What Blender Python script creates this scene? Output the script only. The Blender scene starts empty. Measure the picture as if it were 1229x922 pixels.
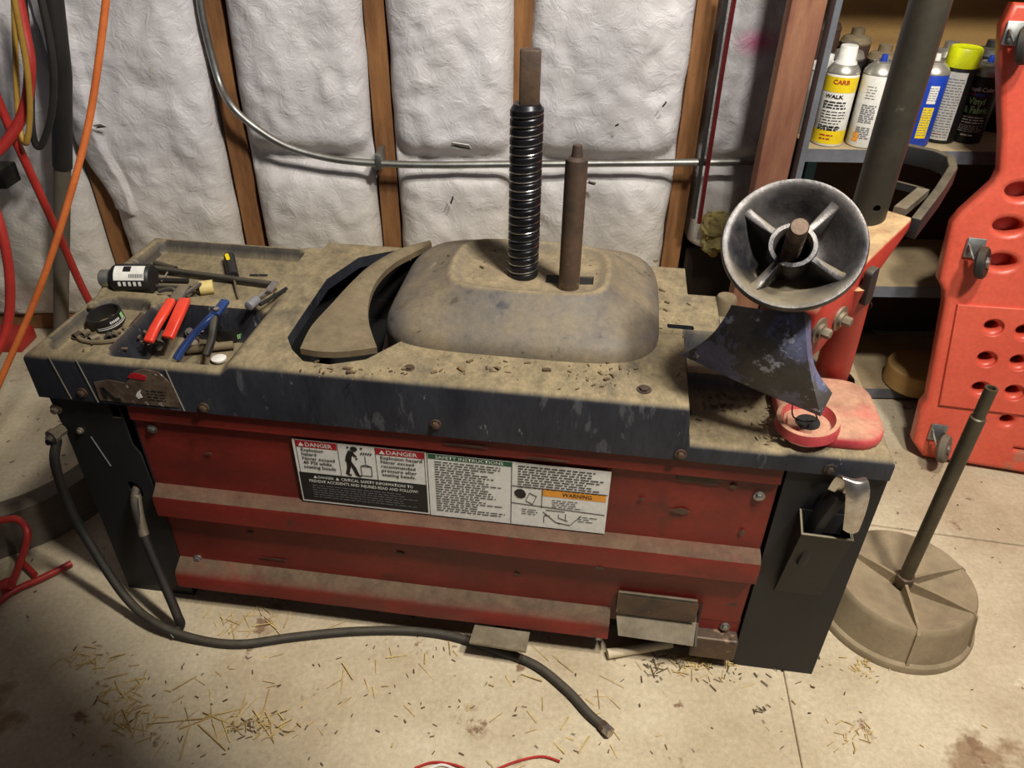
import bpy, bmesh, math, random
from mathutils import Vector, Matrix, noise
random.seed(7)
S = bpy.context.scene
C = S.collection
rad = math.radians
# ------------------------------------------------------------------ camera, light, exposure
CAM_H, PITCH, ROLL, FPX = 1.25, rad(35), rad(-1.0), 923.0
cam_d = bpy.data.cameras.new('camera'); cam = bpy.data.objects.new('camera', cam_d); C.objects.link(cam)
_f = Vector((0, math.cos(PITCH), -math.sin(PITCH))); _d = Vector((0, -math.sin(PITCH), -math.cos(PITCH))); _r = Vector((1, 0, 0))
_r2 = math.cos(ROLL)*_r + math.sin(ROLL)*_d; _d2 = -math.sin(ROLL)*_r + math.cos(ROLL)*_d
cam.matrix_world = Matrix(((_r2.x, -_d2.x, -_f.x, 0), (_r2.y, -_d2.y, -_f.y, 0), (_r2.z, -_d2.z, -_f.z, CAM_H), (0, 0, 0, 1)))
cam_d.sensor_fit = 'HORIZONTAL'; cam_d.sensor_width = 36; cam_d.lens = 36*FPX/1229
cam_d.clip_start = .02
S.camera = cam
W = bpy.data.worlds.new('world'); S.world = W; W.use_nodes = True
W.node_tree.nodes['Background'].inputs[0].default_value = (.80, .86, 1.0, 1)
W.node_tree.nodes['Background'].inputs[1].default_value = .11
def area(name, loc, target, size, energy, col):
    l = bpy.data.lights.new(name, 'AREA'); l.size = size; l.energy = energy; l.color = col
    o = bpy.data.objects.new(name, l); C.objects.link(o); o.location = loc
    o.rotation_euler = (Vector(target)-Vector(loc)).to_track_quat('-Z', 'Y').to_euler(); return o
area('ceiling_lamp_and_fill', (.50, .42, 2.5), (.30, 1.3, .4), .18, 44, (1, .95, .86))
area('ceiling_lamp_and_fill', (.93, .08, 2.5), (.35, 1.1, .4), .20, 58, (1, .94, .85))  # added front-right fill to brighten the breaker shoe and the machine's face
area('doorway_daylight', (.5, -2.0, 1.7), (0.1, 1.4, .5), 1.3, 2.5, (.80, .87, 1))
S.view_settings.view_transform = 'Standard'; S.view_settings.look = 'None'
S.view_settings.exposure = -0.10; S.view_settings.gamma = 1; S.view_settings.use_curve_mapping = False
# ------------------------------------------------------------------ measuring helpers
EYE = Vector((0, 0, CAM_H))
def ray(x, y): return _r2*((x-614.5)/FPX) + _d2*((y-461)/FPX) + _f
def U(x, y, z=0.0):
    d = ray(x, y); return EYE + d*((z-CAM_H)/d.z)
def UP(x, y, p, n):
    d = ray(x, y); return EYE + d*((Vector(p)-EYE).dot(n)/d.dot(n))
def UY(x, y, Y): return UP(x, y, (0, Y, 0), Vector((0, 1, 0)))
MO = U(155, 705, 0); YAW = rad(-7.3)
MM = Matrix.Translation(MO) @ Matrix.Rotation(YAW, 4, 'Z'); MI = MM.inverted()
def G(x, y, z): return MM @ Vector((x, y, z))            # machine coordinates to world
def L(x, y, z): return MI @ U(x, y, z)                    # level z to machine coordinates
MX = Vector((math.cos(YAW), math.sin(YAW), 0)); MY = Vector((-math.sin(YAW), math.cos(YAW), 0))
def LY(x, y, Y): return MI @ UP(x, y, G(0, Y, 0), MY)
# ------------------------------------------------------------------ materials
def lin(c):
    return tuple(((v/255)/12.92 if v/255 <= .04045 else ((v/255+.055)/1.055)**2.4) for v in c) + (1,)
MATS = {}
def pm(name, c1, c2=None, scale=8, rough=.6, metal=0, bump=.15, bscale=60, dust=0, dcol=(134, 120, 94), spots=None, stretch=(1, 1, 1), contrast=(.35, .65), coat=0, grain=.12, bd=.004, dist=0, upr=(.25, .85)):
    m = bpy.data.materials.new(name); m.use_nodes = True; n = m.node_tree.nodes; lk = m.node_tree.links.new
    b = n['Principled BSDF']; b.inputs['Roughness'].default_value = rough; b.inputs['Metallic'].default_value = metal
    if coat: b.inputs['Coat Weight'].default_value = coat
    tc = n.new('ShaderNodeTexCoord'); mp = n.new('ShaderNodeMapping'); lk(tc.outputs['Object'], mp.inputs[0]); mp.inputs['Scale'].default_value = stretch
    def nz(sc, det=5, ro=.6):
        t = n.new('ShaderNodeTexNoise'); t.inputs['Scale'].default_value = sc; t.inputs['Detail'].default_value = det; t.inputs['Roughness'].default_value = ro
        lk(mp.outputs[0], t.inputs['Vector']); return t.outputs[0]
    def ramp(src, a, bb):
        r = n.new('ShaderNodeMapRange'); r.inputs[1].default_value = a; r.inputs[2].default_value = bb; lk(src, r.inputs[0]); return r.outputs[0]
    def mix(f, a, bb):
        x = n.new('ShaderNodeMix'); x.data_type = 'RGBA'; lk(f, x.inputs[0])
        for i, v in ((6, a), (7, bb)):
            if isinstance(v, tuple): x.inputs[i].default_value = v
            else: lk(v, x.inputs[i])
        return x.outputs[2]
    def mul(a, bb):
        x = n.new('ShaderNodeMath'); x.operation = 'MULTIPLY'; lk(a, x.inputs[0])
        if isinstance(bb, float): x.inputs[1].default_value = bb
        else: lk(bb, x.inputs[1])
        return x.outputs[0]
    col = mix(ramp(nz(scale), *contrast), lin(c1), lin(c2 or c1))
    for sp in (spots or []):
        sc, ss, th = sp
        col = mix(ramp(nz(ss, 6, .65), th, th+.04), col, lin(sc))
    gr = n.new('ShaderNodeMapRange'); lk(nz(110, 6, .7), gr.inputs[0]); gr.inputs[1].default_value = .3; gr.inputs[2].default_value = .7; gr.inputs[3].default_value = 1-grain; gr.inputs[4].default_value = 1+grain
    def shade(c):
        if not grain: return c
        vm = n.new('ShaderNodeVectorMath'); vm.operation = 'SCALE'; lk(c, vm.inputs[0]); lk(gr.outputs[0], vm.inputs['Scale']); return vm.outputs[0]
    col = shade(col)
    if dust:
        g = n.new('ShaderNodeNewGeometry'); sx = n.new('ShaderNodeSeparateXYZ'); lk(g.outputs['Normal'], sx.inputs[0])
        up = ramp(sx.outputs[2], *upr)
        f = mul(mul(up, ramp(nz(9, 8, .7), .14, .46)), float(dust))
        dc = shade(mix(ramp(nz(28, 8, .72), .38, .64), lin(dcol), lin(tuple(int(v*.76) for v in dcol))))
        col = mix(f, col, dc)
        rr = n.new('ShaderNodeMix'); rr.data_type = 'FLOAT'; lk(f, rr.inputs[0]); rr.inputs[2].default_value = rough; rr.inputs[3].default_value = .95
        lk(rr.outputs[0], b.inputs['Roughness'])
    lk(col, b.inputs['Base Color'])
    if bump:
        bp = n.new('ShaderNodeBump'); bp.inputs['Strength'].default_value = bump; bp.inputs['Distance'].default_value = bd
        hb_ = nz(bscale, 8, .65)
        if dist: hb_.node.inputs['Distortion'].default_value = dist
        lk(hb_, bp.inputs['Height']); lk(bp.outputs[0], b.inputs['Normal'])
    MATS[name] = m; return m
concrete = pm('concrete', (196, 183, 156), (166, 149, 121), 3.2, .88, bump=.5, bscale=30, bd=.006, grain=.17, spots=[((142, 119, 92), 2.3, .575), ((212, 202, 178), 6, .665), ((124, 98, 74), 9, .63), ((110, 92, 70), 55, .70), ((150, 108, 84), 1.9, .685)])
sheath = pm('sheathing', (52, 40, 30), (38, 30, 24), 6)
wood = pm('stud_wood', (142, 98, 56), (104, 66, 34), 5, .8, bump=.3, bscale=40, stretch=(6, 6, 1), spots=[((70, 42, 20), 4, .68)])
postw = pm('post_wood', (156, 112, 84), (118, 70, 54), 4, .8, bump=.25, stretch=(5, 5, .8), spots=[((150, 58, 50), 2.2, .56), ((58, 42, 36), 3.1, .63)])
poly = pm('insulation_sheet', (212, 209, 212), (200, 197, 198), 7, .40, bump=.7, bscale=24, bd=.008, dist=1.3, grain=.04, spots=[((178, 166, 144), 6, .66), ((150, 138, 118), 26, .715), ((90, 80, 70), 70, .77)])
fiber = pm('glass_fibre', (188, 172, 110), (140, 126, 80), 14, 1, bump=1, bscale=50)
galv = pm('galvanised_steel', (168, 170, 168), (140, 140, 138), 20, .38, .9, .1, dust=.45)
plastic = pm('dusty_black_plastic', (25, 27, 36), (46, 48, 55), 8, .55, 0, .3, 60, dust=.97, dcol=(140, 125, 96), spots=[((70, 70, 75), 17, .60), ((112, 110, 108), 40, .665)], stretch=(1.4, 1, .45), grain=.2)
domep = pm('dusty_dome_plastic', (112, 100, 80), (78, 75, 74), 8, .65, 0, .25, 50, dust=.95, upr=(.80, .985), dcol=(142, 126, 98), grain=.2, spots=[((58, 50, 42), 16, .63), ((142, 137, 126), 12, .65), ((52, 52, 58), 5, .66)])
shoem = pm('dusty_brown_metal', (120, 104, 80), (92, 78, 58), 8, .75, .2, .12, dust=.6)
redp = pm('red_panel_paint', (124, 36, 25), (92, 27, 20), 5, .5, 0, .12, 40, dust=.94, dcol=(98, 82, 62), spots=[((92, 34, 24), 3.2, .60), ((74, 46, 34), 19, .645), ((58, 44, 36), 7, .66)], stretch=(1, 1, 1.5), grain=.15)
reda = pm('red_arm_paint', (172, 62, 50), (152, 40, 32), 7, .45, 0, .08, 40, dust=.9, dcol=(176, 152, 110), spots=[((90, 40, 32), 18, .69)])
pinkp = pm('faded_red_paint', (206, 84, 84), (160, 46, 58), 12, .5, 0, .08, dust=.75, dcol=(176, 150, 118), spots=[((60, 24, 24), 22, .68)])
black = pm('black_paint', (16, 16, 19), (25, 24, 25), 10, .6, 0, .12, 40, dust=.4, spots=[((60, 58, 56), 26, .68), ((48, 42, 36), 9, .68)])
dark = pm('dark_parts_and_slot_shade', (14, 13, 12), (20, 18, 16), 6, .9)  # near-black for dark parts, and for the shade filling the dome slot
iron = pm('cast_iron', (100, 96, 94), (40, 39, 43), 8, .42, .5, .3, 50, contrast=(.42, .60), dust=.85, upr=(.72, .97), dcol=(142, 130, 106), spots=[((150, 143, 130), 7, .62), ((44, 42, 44), 13, .64)])
screwm = pm('oiled_screw', (50, 50, 54), (34, 34, 38), 14, .32, .7, .06, spots=[((104, 88, 70), 18, .70)])
bright = pm('polished_edge', (190, 188, 186), (150, 146, 142), 20, .22, .95, .03)
rust = pm('rusted_steel', (98, 78, 62), (66, 56, 50), 12, .55, .45, .25, 70, spots=[((142, 116, 90), 10, .60), ((52, 46, 46), 7, .62)])
shoeb = pm('blue_worn_shoe', (92, 90, 88), (64, 63, 66), 9, .5, .1, .3, 60, spots=[((104, 108, 138), 12, .50), ((72, 71, 78), 34, .57), ((182, 188, 208), 26, .61)], grain=.25)
steel = pm('bare_steel', (150, 140, 122), (110, 100, 84), 18, .45, .6, .1, dust=.4)
chrome = pm('chrome', (206, 202, 198), (160, 150, 140), 22, .25, .9, .2, spots=[((120, 92, 70), 30, .66)])
rubber = pm('rubber', (26, 25, 25), (38, 36, 34), 12, .6, 0, .1, dust=.25)
greyrub = pm('grey_rubber', (112, 102, 88), (84, 76, 66), 5, .85, 0, .2, dust=.3)
poleb = pm('pole_black', (48, 45, 38), (66, 61, 50), 7, .5, .3, .08, spots=[((82, 76, 62), 18, .64)])
rodm = pm('dull_rod', (88, 80, 62), (64, 58, 46), 9, .5, .4, .1)
shelfw = pm('shelf_board', (176, 158, 124), (146, 126, 96), 6, .85, bump=.2)
greyp = pm('grey_steel_paint', (112, 116, 126), (96, 98, 104), 8, .5, .2, .05)
brownb = pm('brown_board', (66, 44, 32), (48, 32, 24), 4, .8, bump=.1)
tanb = pm('tan_board', (176, 140, 84), (150, 114, 66), 3, .8, stretch=(1, 1, 6))
creep = pm('red_creeper_plastic', (206, 89, 68), (192, 74, 55), 4, .38, 0, .06, dust=.0, spots=[((168, 98, 76), 7, .64)])
pan = pm('brown_plastic_pan', (150, 134, 106), (124, 108, 84), 6, .7, 0, .08, dust=.6, dcol=(150, 132, 104))
redgrip = pm('red_grip', (222, 70, 48), (206, 56, 38), 8, .4, bump=.03)
bluegrip = pm('blue_grip', (40, 66, 118), (30, 48, 92), 10, .4, bump=.03)
yellow = pm('yellow', (222, 196, 30), (214, 184, 26), 8, .4, bump=0)
neon = pm('neon_yellow', (214, 220, 24), (206, 212, 20), 8, .4, bump=0)
cream = pm('cream_plastic', (206, 186, 120), (190, 170, 106), 8, .5, bump=0)
white = pm('white_print', (220, 218, 212), (208, 206, 198), 8, .5, bump=0)
crease = pm('crease_grey', (132, 126, 114), (112, 106, 96), 20, .8, bump=0)
cream_l = pm('pale_wood', (200, 186, 156), (176, 160, 130), 10, .8, bump=.1)
inkb = pm('black_print', (22, 21, 22), (28, 26, 26), 8, .5, bump=0)
inkr = pm('red_print', (168, 26, 36), (158, 22, 32), 8, .5, bump=0)
inkg = pm('green_print', (30, 92, 60), (26, 84, 54), 8, .5, bump=0)
inko = pm('orange_print', (222, 150, 52), (214, 142, 46), 8, .5, bump=0)
inkgrey = pm('grey_print', (128, 128, 132), (112, 112, 116), 8, .5, bump=0)
blue = pm('blue_print', (26, 62, 168), (22, 52, 150), 8, .4, bump=0)
lgreen = pm('pale_green_print', (148, 196, 132), (130, 184, 116), 8, .4, bump=0)
silver = pm('silver_can', (196, 192, 182), (168, 162, 150), 12, .35, .7, 0)
orange = pm('orange_cord', (208, 112, 54), (186, 94, 44), 10, .5, bump=.05)
redhose = pm('red_hose', (176, 48, 40), (150, 38, 32), 10, .45, bump=.05)
yelhose = pm('yellow_hose', (176, 140, 60), (150, 116, 46), 10, .5, bump=.05)
maroon = pm('maroon_rod', (96, 26, 28), (76, 20, 24), 10, .4, .2, .05)
straw = pm('straw', (204, 178, 116), (160, 132, 80), 30, .9, bump=0)
leaf = pm('dry_leaf', (110, 90, 62), (70, 56, 40), 40, .95, bump=0)
dirt = pm('grit', (96, 80, 58), (66, 54, 40), 40, 1, bump=0)
badge = pm('torn_foil', (130, 112, 96), (88, 72, 60), 30, .3, .35, .4, spots=[((206, 202, 198), 60, .63)])
teal = pm('teal_box', (22, 92, 104), (18, 76, 86), 8, .5, bump=0)
# ------------------------------------------------------------------ object helpers
LOCAL = set()
def root(o):
    while o.parent: o = o.parent
    return o
def link(name, me, parent=None, origin=None):
    o = bpy.data.objects.new(name, me); C.objects.link(o)
    if parent:
        o.parent = parent
        r = root(parent)
        if r.name not in LOCAL: me.transform(Matrix.Translation(-r.location))
    elif origin is not None:
        me.transform(Matrix.Translation(-Vector(origin))); o.location = origin
    return o
def obj(name, bm, m, parent=None, origin=None, smooth=None, bevel=0, label=None):
    if not isinstance(bm, bpy.types.Mesh):
        if bevel:
            bmesh.ops.remove_doubles(bm, verts=bm.verts, dist=1e-6)
            es = [e for e in bm.edges if len(e.link_faces) == 2 and e.calc_face_angle(0) > .6]
            bmesh.ops.bevel(bm, geom=es, offset=bevel, segments=2, affect='EDGES', profile=.5, clamp_overlap=True)
        me = bpy.data.meshes.new(name); bmesh.ops.recalc_face_normals(bm, faces=bm.faces); bm.to_mesh(me); bm.free()
    else: me = bm
    me.materials.clear(); me.materials.append(m)
    o = link(name, me, parent, origin)
    if smooth is None: smooth = 40
    if smooth:
        me.shade_smooth(); me.set_sharp_from_angle(angle=rad(smooth))
    if label: o['label'] = label
    return o
def thing(name, loc, label, cat, group=None):
    o = bpy.data.objects.new(name, None); C.objects.link(o); o.location = loc; o.empty_display_size = .02
    return tag(o, label, cat, group)
def tag(o, label, cat, group=None):
    o['label'] = label; o['category'] = cat
    if group: o['group'] = group
    return o
def struct(o): o['kind'] = 'structure'; return o
def solid(bm, t): bm.normal_update(); bmesh.ops.recalc_face_normals(bm, faces=bm.faces); bm.normal_update(); bmesh.ops.solidify(bm, geom=bm.faces[:], thickness=t)
def stuff(o): o['kind'] = 'stuff'; return o
def add_box(bm, lo, hi, mat=None):
    vs = [bm.verts.new((x, y, z)) for x in (lo[0], hi[0]) for y in (lo[1], hi[1]) for z in (lo[2], hi[2])]
    for f in ((0, 1, 3, 2), (4, 6, 7, 5), (0, 4, 5, 1), (2, 3, 7, 6), (0, 2, 6, 4), (1, 5, 7, 3)): bm.faces.new([vs[i] for i in f])
    if mat is not None: bmesh.ops.transform(bm, matrix=mat, verts=vs)
    return bm
def box(lo, hi, mat=None): return add_box(bmesh.new(), lo, hi, mat)
def catmull(pts, n=8):
    pts = [Vector(p) for p in pts]; out = []
    for i in range(len(pts)-1):
        p0 = pts[max(i-1, 0)]; p1 = pts[i]; p2 = pts[i+1]; p3 = pts[min(i+2, len(pts)-1)]
        for k in range(n):
            t = k/n; out.append(.5*((2*p1)+(p2-p0)*t+(2*p0-5*p1+4*p2-p3)*t*t+(3*p1-p0-3*p2+p3)*t**3))
    out.append(pts[-1]); return out
def add_sweep(bm, pts, prof, cap=True, up=None, scales=None):
    pts = [Vector(p) for p in pts]; rings = []; nrm = None
    for i, p in enumerate(pts):
        t = (pts[min(i+1, len(pts)-1)]-pts[max(i-1, 0)]).normalized()
        if nrm is None:
            a = Vector(up) if up else (Vector((0, 0, 1)) if abs(t.z) < .9 else Vector((0, 1, 0)))
            nrm = (a-t*a.dot(t)).normalized()
        else:
            a = Vector(up) if up else nrm
            nrm = (a-t*a.dot(t)).normalized()
        bn = t.cross(nrm)
        s = scales[i] if scales else 1
        rings.append([bm.verts.new(p+(bn*u+nrm*v)*s) for u, v in prof])
    k = len(prof)
    for a, b in zip(rings, rings[1:]):
        for j in range(k): bm.faces.new((a[j], a[(j+1) % k], b[(j+1) % k], b[j]))
    if cap:
        bm.faces.new(rings[0][::-1]); bm.faces.new(rings[-1])
    return bm
def circ(r, n=12): return [(r*math.cos(2*math.pi*i/n), r*math.sin(2*math.pi*i/n)) for i in range(n)]
def tube(pts, r, n=10, sm=0, bm=None, scales=None):
    if sm: pts = catmull(pts, sm)
    return add_sweep(bm or bmesh.new(), pts, circ(r, n), scales=scales)
def rect(w, h): return [(-w/2, -h/2), (w/2, -h/2), (w/2, h/2), (-w/2, h/2)]
def bar(pts, w, h, up=None, sm=0, bm=None):
    if sm: pts = catmull(pts, sm)
    return add_sweep(bm or bmesh.new(), pts, rect(w, h), up=up)
def frame(o, z, xh=None):
    z = Vector(z).normalized(); xh = Vector(xh) if xh else (Vector((1, 0, 0)) if abs(z.x) < .9 else Vector((0, 1, 0)))
    x = (xh-z*xh.dot(z)).normalized(); y = z.cross(x)
    return Matrix(((x.x, y.x, z.x, o[0]), (x.y, y.y, z.y, o[1]), (x.z, y.z, z.z, o[2]), (0, 0, 0, 1)))
def lathe(prof, M=None, n=32, bm=None, close=False):
    bm = bm or bmesh.new(); rings = []; new = []
    for r, z in prof:
        if r < 1e-6: v = bm.verts.new((0, 0, z)); rings.append([v]); new.append(v)
        else:
            q = [bm.verts.new((r*math.cos(2*math.pi*i/n), r*math.sin(2*math.pi*i/n), z)) for i in range(n)]; rings.append(q); new += q
    pairs = list(zip(rings, rings[1:])) + ([(rings[-1], rings[0])] if close else [])
    for a, b in pairs:
        for j in range(n):
            if len(a) == 1 and len(b) == 1: break
            if len(a) == 1: bm.faces.new((a[0], b[j], b[(j+1) % n]))
            elif len(b) == 1: bm.faces.new((a[j], a[(j+1) % n], b[0]))
            else: bm.faces.new((a[j], a[(j+1) % n], b[(j+1) % n], b[j]))
    if M is not None: bmesh.ops.transform(bm, matrix=M, verts=new)
    return bm
def prism(poly, z0, z1, M=None, bm=None):
    bm = bm or bmesh.new()
    a = [bm.verts.new((p[0], p[1], z0)) for p in poly]; b = [bm.verts.new((p[0], p[1], z1)) for p in poly]; k = len(poly)
    bm.faces.new(a[::-1]); bm.faces.new(b)
    for i in range(k): bm.faces.new((a[i], a[(i+1) % k], b[(i+1) % k], b[i]))
    if M is not None: bmesh.ops.transform(bm, matrix=M, verts=a+b)
    return bm
def temp(me):
    o = bpy.data.objects.new('temporary', me); C.objects.link(o); return o
def bake(o):
    me = bpy.data.meshes.new_from_object(o.evaluated_get(bpy.context.evaluated_depsgraph_get())); bpy.data.objects.remove(o); return me
def to_mesh(bm):
    me = bpy.data.meshes.new('mesh'); bmesh.ops.recalc_face_normals(bm, faces=bm.faces); bm.to_mesh(me); bm.free(); return me
def cut(bm, cutter):
    a = temp(to_mesh(bm)); b = temp(to_mesh(cutter)); md = a.modifiers.new('cut', 'BOOLEAN'); md.object = b; md.operation = 'DIFFERENCE'; md.solver = 'EXACT'
    me = bake(a); bpy.data.objects.remove(b); return me
def outline(loops, thick, bev=0):
    cu = bpy.data.curves.new('shape', 'CURVE'); cu.dimensions = '2D'; cu.fill_mode = 'BOTH'; cu.extrude = thick/2; cu.bevel_depth = bev; cu.bevel_resolution = 2
    for lp in loops:
        s = cu.splines.new('POLY'); s.points.add(len(lp)-1); s.use_cyclic_u = True
        for p, q in zip(s.points, lp): p.co = (q[0], q[1], 0, 1)
    return bake(temp(cu))
TXT = {}
def text(body, size, w=None, bold=0):
    cu = bpy.data.curves.new('lettering', 'FONT'); cu.body = body; cu.size = size; cu.align_x = 'LEFT'; cu.resolution_u = 2; cu.offset = bold*size
    me = bake(temp(cu))
    if w:
        xs = [v.co.x for v in me.vertices]; k = w/(max(xs)-min(xs)); x0 = min(xs)
        for v in me.vertices: v.co.x = (v.co.x-x0)*k
    return me
def merge(meshes):
    bm = bmesh.new()
    for me, M in meshes:
        if M is not None: me.transform(M)
        bm.from_mesh(me)
    return bm
def rrect(x0, y0, x1, y1, r, n=5):
    out = []
    for cx, cy, a in ((x1-r, y1-r, 0), (x0+r, y1-r, 90), (x0+r, y0+r, 180), (x1-r, y0+r, 270)):
        for k in range(n+1): t = rad(a+90*k/n); out.append((cx+r*math.cos(t), cy+r*math.sin(t)))
    return out
def sst(a, b, x):
    t = max(0, min(1, (x-a)/(b-a))); return t*t*(3-2*t)
def bolt(p, nrm, r, h, parent, m=steel, name='bolt'):
    M = frame(p, nrm); bm = lathe([(0, -.002), (r*1.5, -.002), (r*1.5, h*.3), (r, h*.3)], M, 16)
    lathe([(r, h*.3), (r, h*.9), (r*.8, h), (0, h)], M, 6, bm)
    return obj(name, bm, m, parent)

# ================================================================== THE SETTING
ja, jb = G(1.285, .6, 0), G(1.308, -.6, 0)
ja, jb = ja+(ja-jb)*2.0, jb+(jb-ja)*1.2
k1, k2 = U(1140, 590, 0), U(1229, 690, 0)
fl = struct(obj('floor', box((-4, -3, -.12), (4.5, 3.2, -.006)), concrete, smooth=0))
def slab(poly): obj('concrete_slab', prism([(p[0], p[1]) for p in poly], -.06, 0), concrete, fl, smooth=0, bevel=.003)
jd = (ja-jb).normalized(); jn = Vector((jd.y, -jd.x, 0)).normalized()*.0022
if jn.x < 0: jn = -jn
yj, ym = 1.30, ja+(jb-ja)*((ja.y-1.30)/(ja.y-jb.y))
J = lambda p, k: ((p+jn*k).x, (p+jn*k).y)
slab([(-4, jb.y), J(jb, -1), J(ja, -1), (-4, ja.y)])
slab([J(jb, 1), (4.5, jb.y), (4.5, .60), J(ym-Vector((0, .0025, 0)), 1)])
slab([J(ym+Vector((0, .0025, 0)), 1), (4.5, .605), (4.5, ja.y), J(ja, 1)])
wall = struct(obj('wall_back', box((-3, 2.165, 0), (3, 2.25, 2.6)), sheath, smooth=0))
struct(obj('trim_1', box((-3, 2.04, 0), (.56, 2.16, .055)), wood, smooth=0, bevel=.003))
STUDS = [-1.152, -.752, -.353, .0145, .457, .86]
for i, x in enumerate(STUDS[:5]):
    obj('stud', box((x-.0255, 2.055, .056), (x+.0255, 2.162, 2.5)), wood, wall, smooth=0, bevel=.002)
pn = poly.node_tree; pb = pn.nodes['Principled BSDF']; src = pb.inputs['Base Color'].links[0].from_socket
tco = pn.nodes.new('ShaderNodeTexCoord'); sxz = pn.nodes.new('ShaderNodeSeparateXYZ'); pn.links.new(tco.outputs['Object'], sxz.inputs[0]); mz = pn.nodes.new('ShaderNodeMapRange'); pn.links.new(sxz.outputs[2], mz.inputs[0])
mz.inputs[1].default_value = .62; mz.inputs[2].default_value = .30; mz.inputs[3].default_value = 0; mz.inputs[4].default_value = .5; mxz = pn.nodes.new('ShaderNodeMix'); mxz.data_type = 'RGBA'; pn.links.new(mz.outputs[0], mxz.inputs[0]); pn.links.new(src, mxz.inputs[6]); mxz.inputs[7].default_value = lin((192, 180, 152)); pn.links.new(mxz.outputs[2], pb.inputs['Base Color'])
pinks = poly.copy(); pinks.name = 'insulation_sheet_sprayed'; nt = pinks.node_tree; pb = nt.nodes['Principled BSDF']; src = pb.inputs['Base Color'].links[0].from_socket
tcn = nt.nodes.new('ShaderNodeTexCoord'); vsub = nt.nodes.new('ShaderNodeVectorMath'); vsub.operation = 'SUBTRACT'; nt.links.new(tcn.outputs['Object'], vsub.inputs[0]); vsub.inputs[1].default_value = UY(912, 52, 2.0)
vml = nt.nodes.new('ShaderNodeVectorMath'); vml.operation = 'MULTIPLY'; nt.links.new(vsub.outputs[0], vml.inputs[0]); vml.inputs[1].default_value = (1, .2, 1.7)
vl = nt.nodes.new('ShaderNodeVectorMath'); vl.operation = 'LENGTH'; nt.links.new(vml.outputs[0], vl.inputs[0]); mr = nt.nodes.new('ShaderNodeMapRange'); nt.links.new(vl.outputs['Value'], mr.inputs[0]); mr.inputs[1].default_value = .01; mr.inputs[2].default_value = .07; mr.inputs[3].default_value = .8; mr.inputs[4].default_value = 0
mxp = nt.nodes.new('ShaderNodeMix'); mxp.data_type = 'RGBA'; nt.links.new(mr.outputs[0], mxp.inputs[0]); nt.links.new(src, mxp.inputs[6]); mxp.inputs[7].default_value = lin((216, 96, 150)); nt.links.new(mxp.outputs[2], pb.inputs['Base Color'])
def batt(x0, x1, seed, pinch=1, z0=.06, z1=1.75, bulge=.062, m=None, lap=0):
    nx, nz = 44, 150; bm = bmesh.new(); g = []
    for j in range(nz+1):
        z = z0+(z1-z0)*j/nz; row = []
        pz = 1
        if pinch: pz = 1-.86*math.exp(-((z-.552)/.034)**2)-.10*math.exp(-((z-.552)/.09)**2)
        if z < .2: pz *= .55+.45*sst(.06, .2, z)
        for i in range(nx+1):
            u = 2*i/nx-1
            wob = .007*noise.noise(Vector((z*9, seed*7.3, 1+u)))
            xl = x0-lap*sst(.40, .62, z); x = xl+(x1-xl)*(i/nx)+wob*abs(u)**3
            e = 1-min(1, abs(u)*(1+.22*(1-pz)))**5
            wr = noise.noise(Vector((x*9+seed, z*7, 3)))*.014 - abs(noise.noise(Vector((x*16+z*9, z*19-x*6+seed, 5))))*.007 + noise.noise(Vector((x*26, z*20+seed, 3)))*.006*(.6+abs(u))
            st = noise.noise(Vector((x*18+z*32, seed, z*9)))*.007*sst(.45, .95, abs(u))
            y = 2.062-(.014 if lap and u < -.5 and z > .4 else 0)-bulge*e**.7*pz-(wr+st)*(.25+.75*e)-.004*(1-e)
            row.append(bm.verts.new((x, y, z)))
        g.append(row)
    for j in range(nz):
        for i in range(nx): bm.faces.new((g[j][i], g[j][i+1], g[j+1][i+1], g[j+1][i]))
    bd = [e for e in bm.edges if e.is_boundary]
    r = bmesh.ops.extrude_edge_only(bm, edges=bd)
    for v in r['geom']:
        if isinstance(v, bmesh.types.BMVert): v.co.y = 2.155
    return obj('insulation_batt', bm, m or poly, wall, smooth=180)
w = .030
batt(-1.66, STUDS[0]-w, 1.3, 0); batt(STUDS[0]+w, STUDS[1]-w-.004, 2.7, 0, lap=.055); batt(STUDS[1]+w+.006, STUDS[2]-w, 3.9)
batt(STUDS[2]+w, STUDS[3]-w+.006, 5.2); batt(STUDS[3]+w-.012, STUDS[4]-w+.002, 6.6); batt(STUDS[4]+w+.012, STUDS[5]-.183, 8.1, z0=.33, bulge=.06, m=pinks)
# torn flaps, tears and the spray mark on the sheet
def tear(x, y, w_, h_, a):
    p = UY(x, y, 1.972); ca, sa = math.cos(rad(a)), math.sin(rad(a)); bm = bmesh.new()
    q = [(-w_/2, 0, .0), (w_/2, .0, 0), (w_*.35, -.012, h_), (-w_*.4, -.010, h_*.7)]
    vs = [bm.verts.new((p.x+u*ca-v*sa, p.y+d, p.z+u*sa+v*ca)) for u, d, v in q]; bm.faces.new(vs)
    solid(bm, .002)
    obj('torn_flap', bm, poly, wall)
    obj('tear', prism([(-w_/2, -.004), (0, -h_*.35), (w_/2, -.002), (0, .003)], 0, .004, Matrix.Translation((p.x, p.y+.004, p.z)) @ Matrix.Rotation(rad(a), 4, 'Y').inverted() @ Matrix.Rotation(rad(90), 4, 'X')), dark, wall, label='dark tear in the sheet')
for t in ((553, 176, .055, .012, -12), (710, 220, .022, .010, -20), (120, 152, .03, .010, 4)): tear(*t)
for x, y, h_ in ((542, 240, .020), (740, 150, .004), (797, 125, .012)):
    p = UY(x, y, 1.975); obj('scuff_mark', tube([p+Vector((-.003, 0, -h_/2)), p+Vector((.002, -.002, h_*.1)), p+Vector((.004, 0, h_/2))], .0022, 6, 3), dark, wall, label='black scuff on the white sheet')
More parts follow.
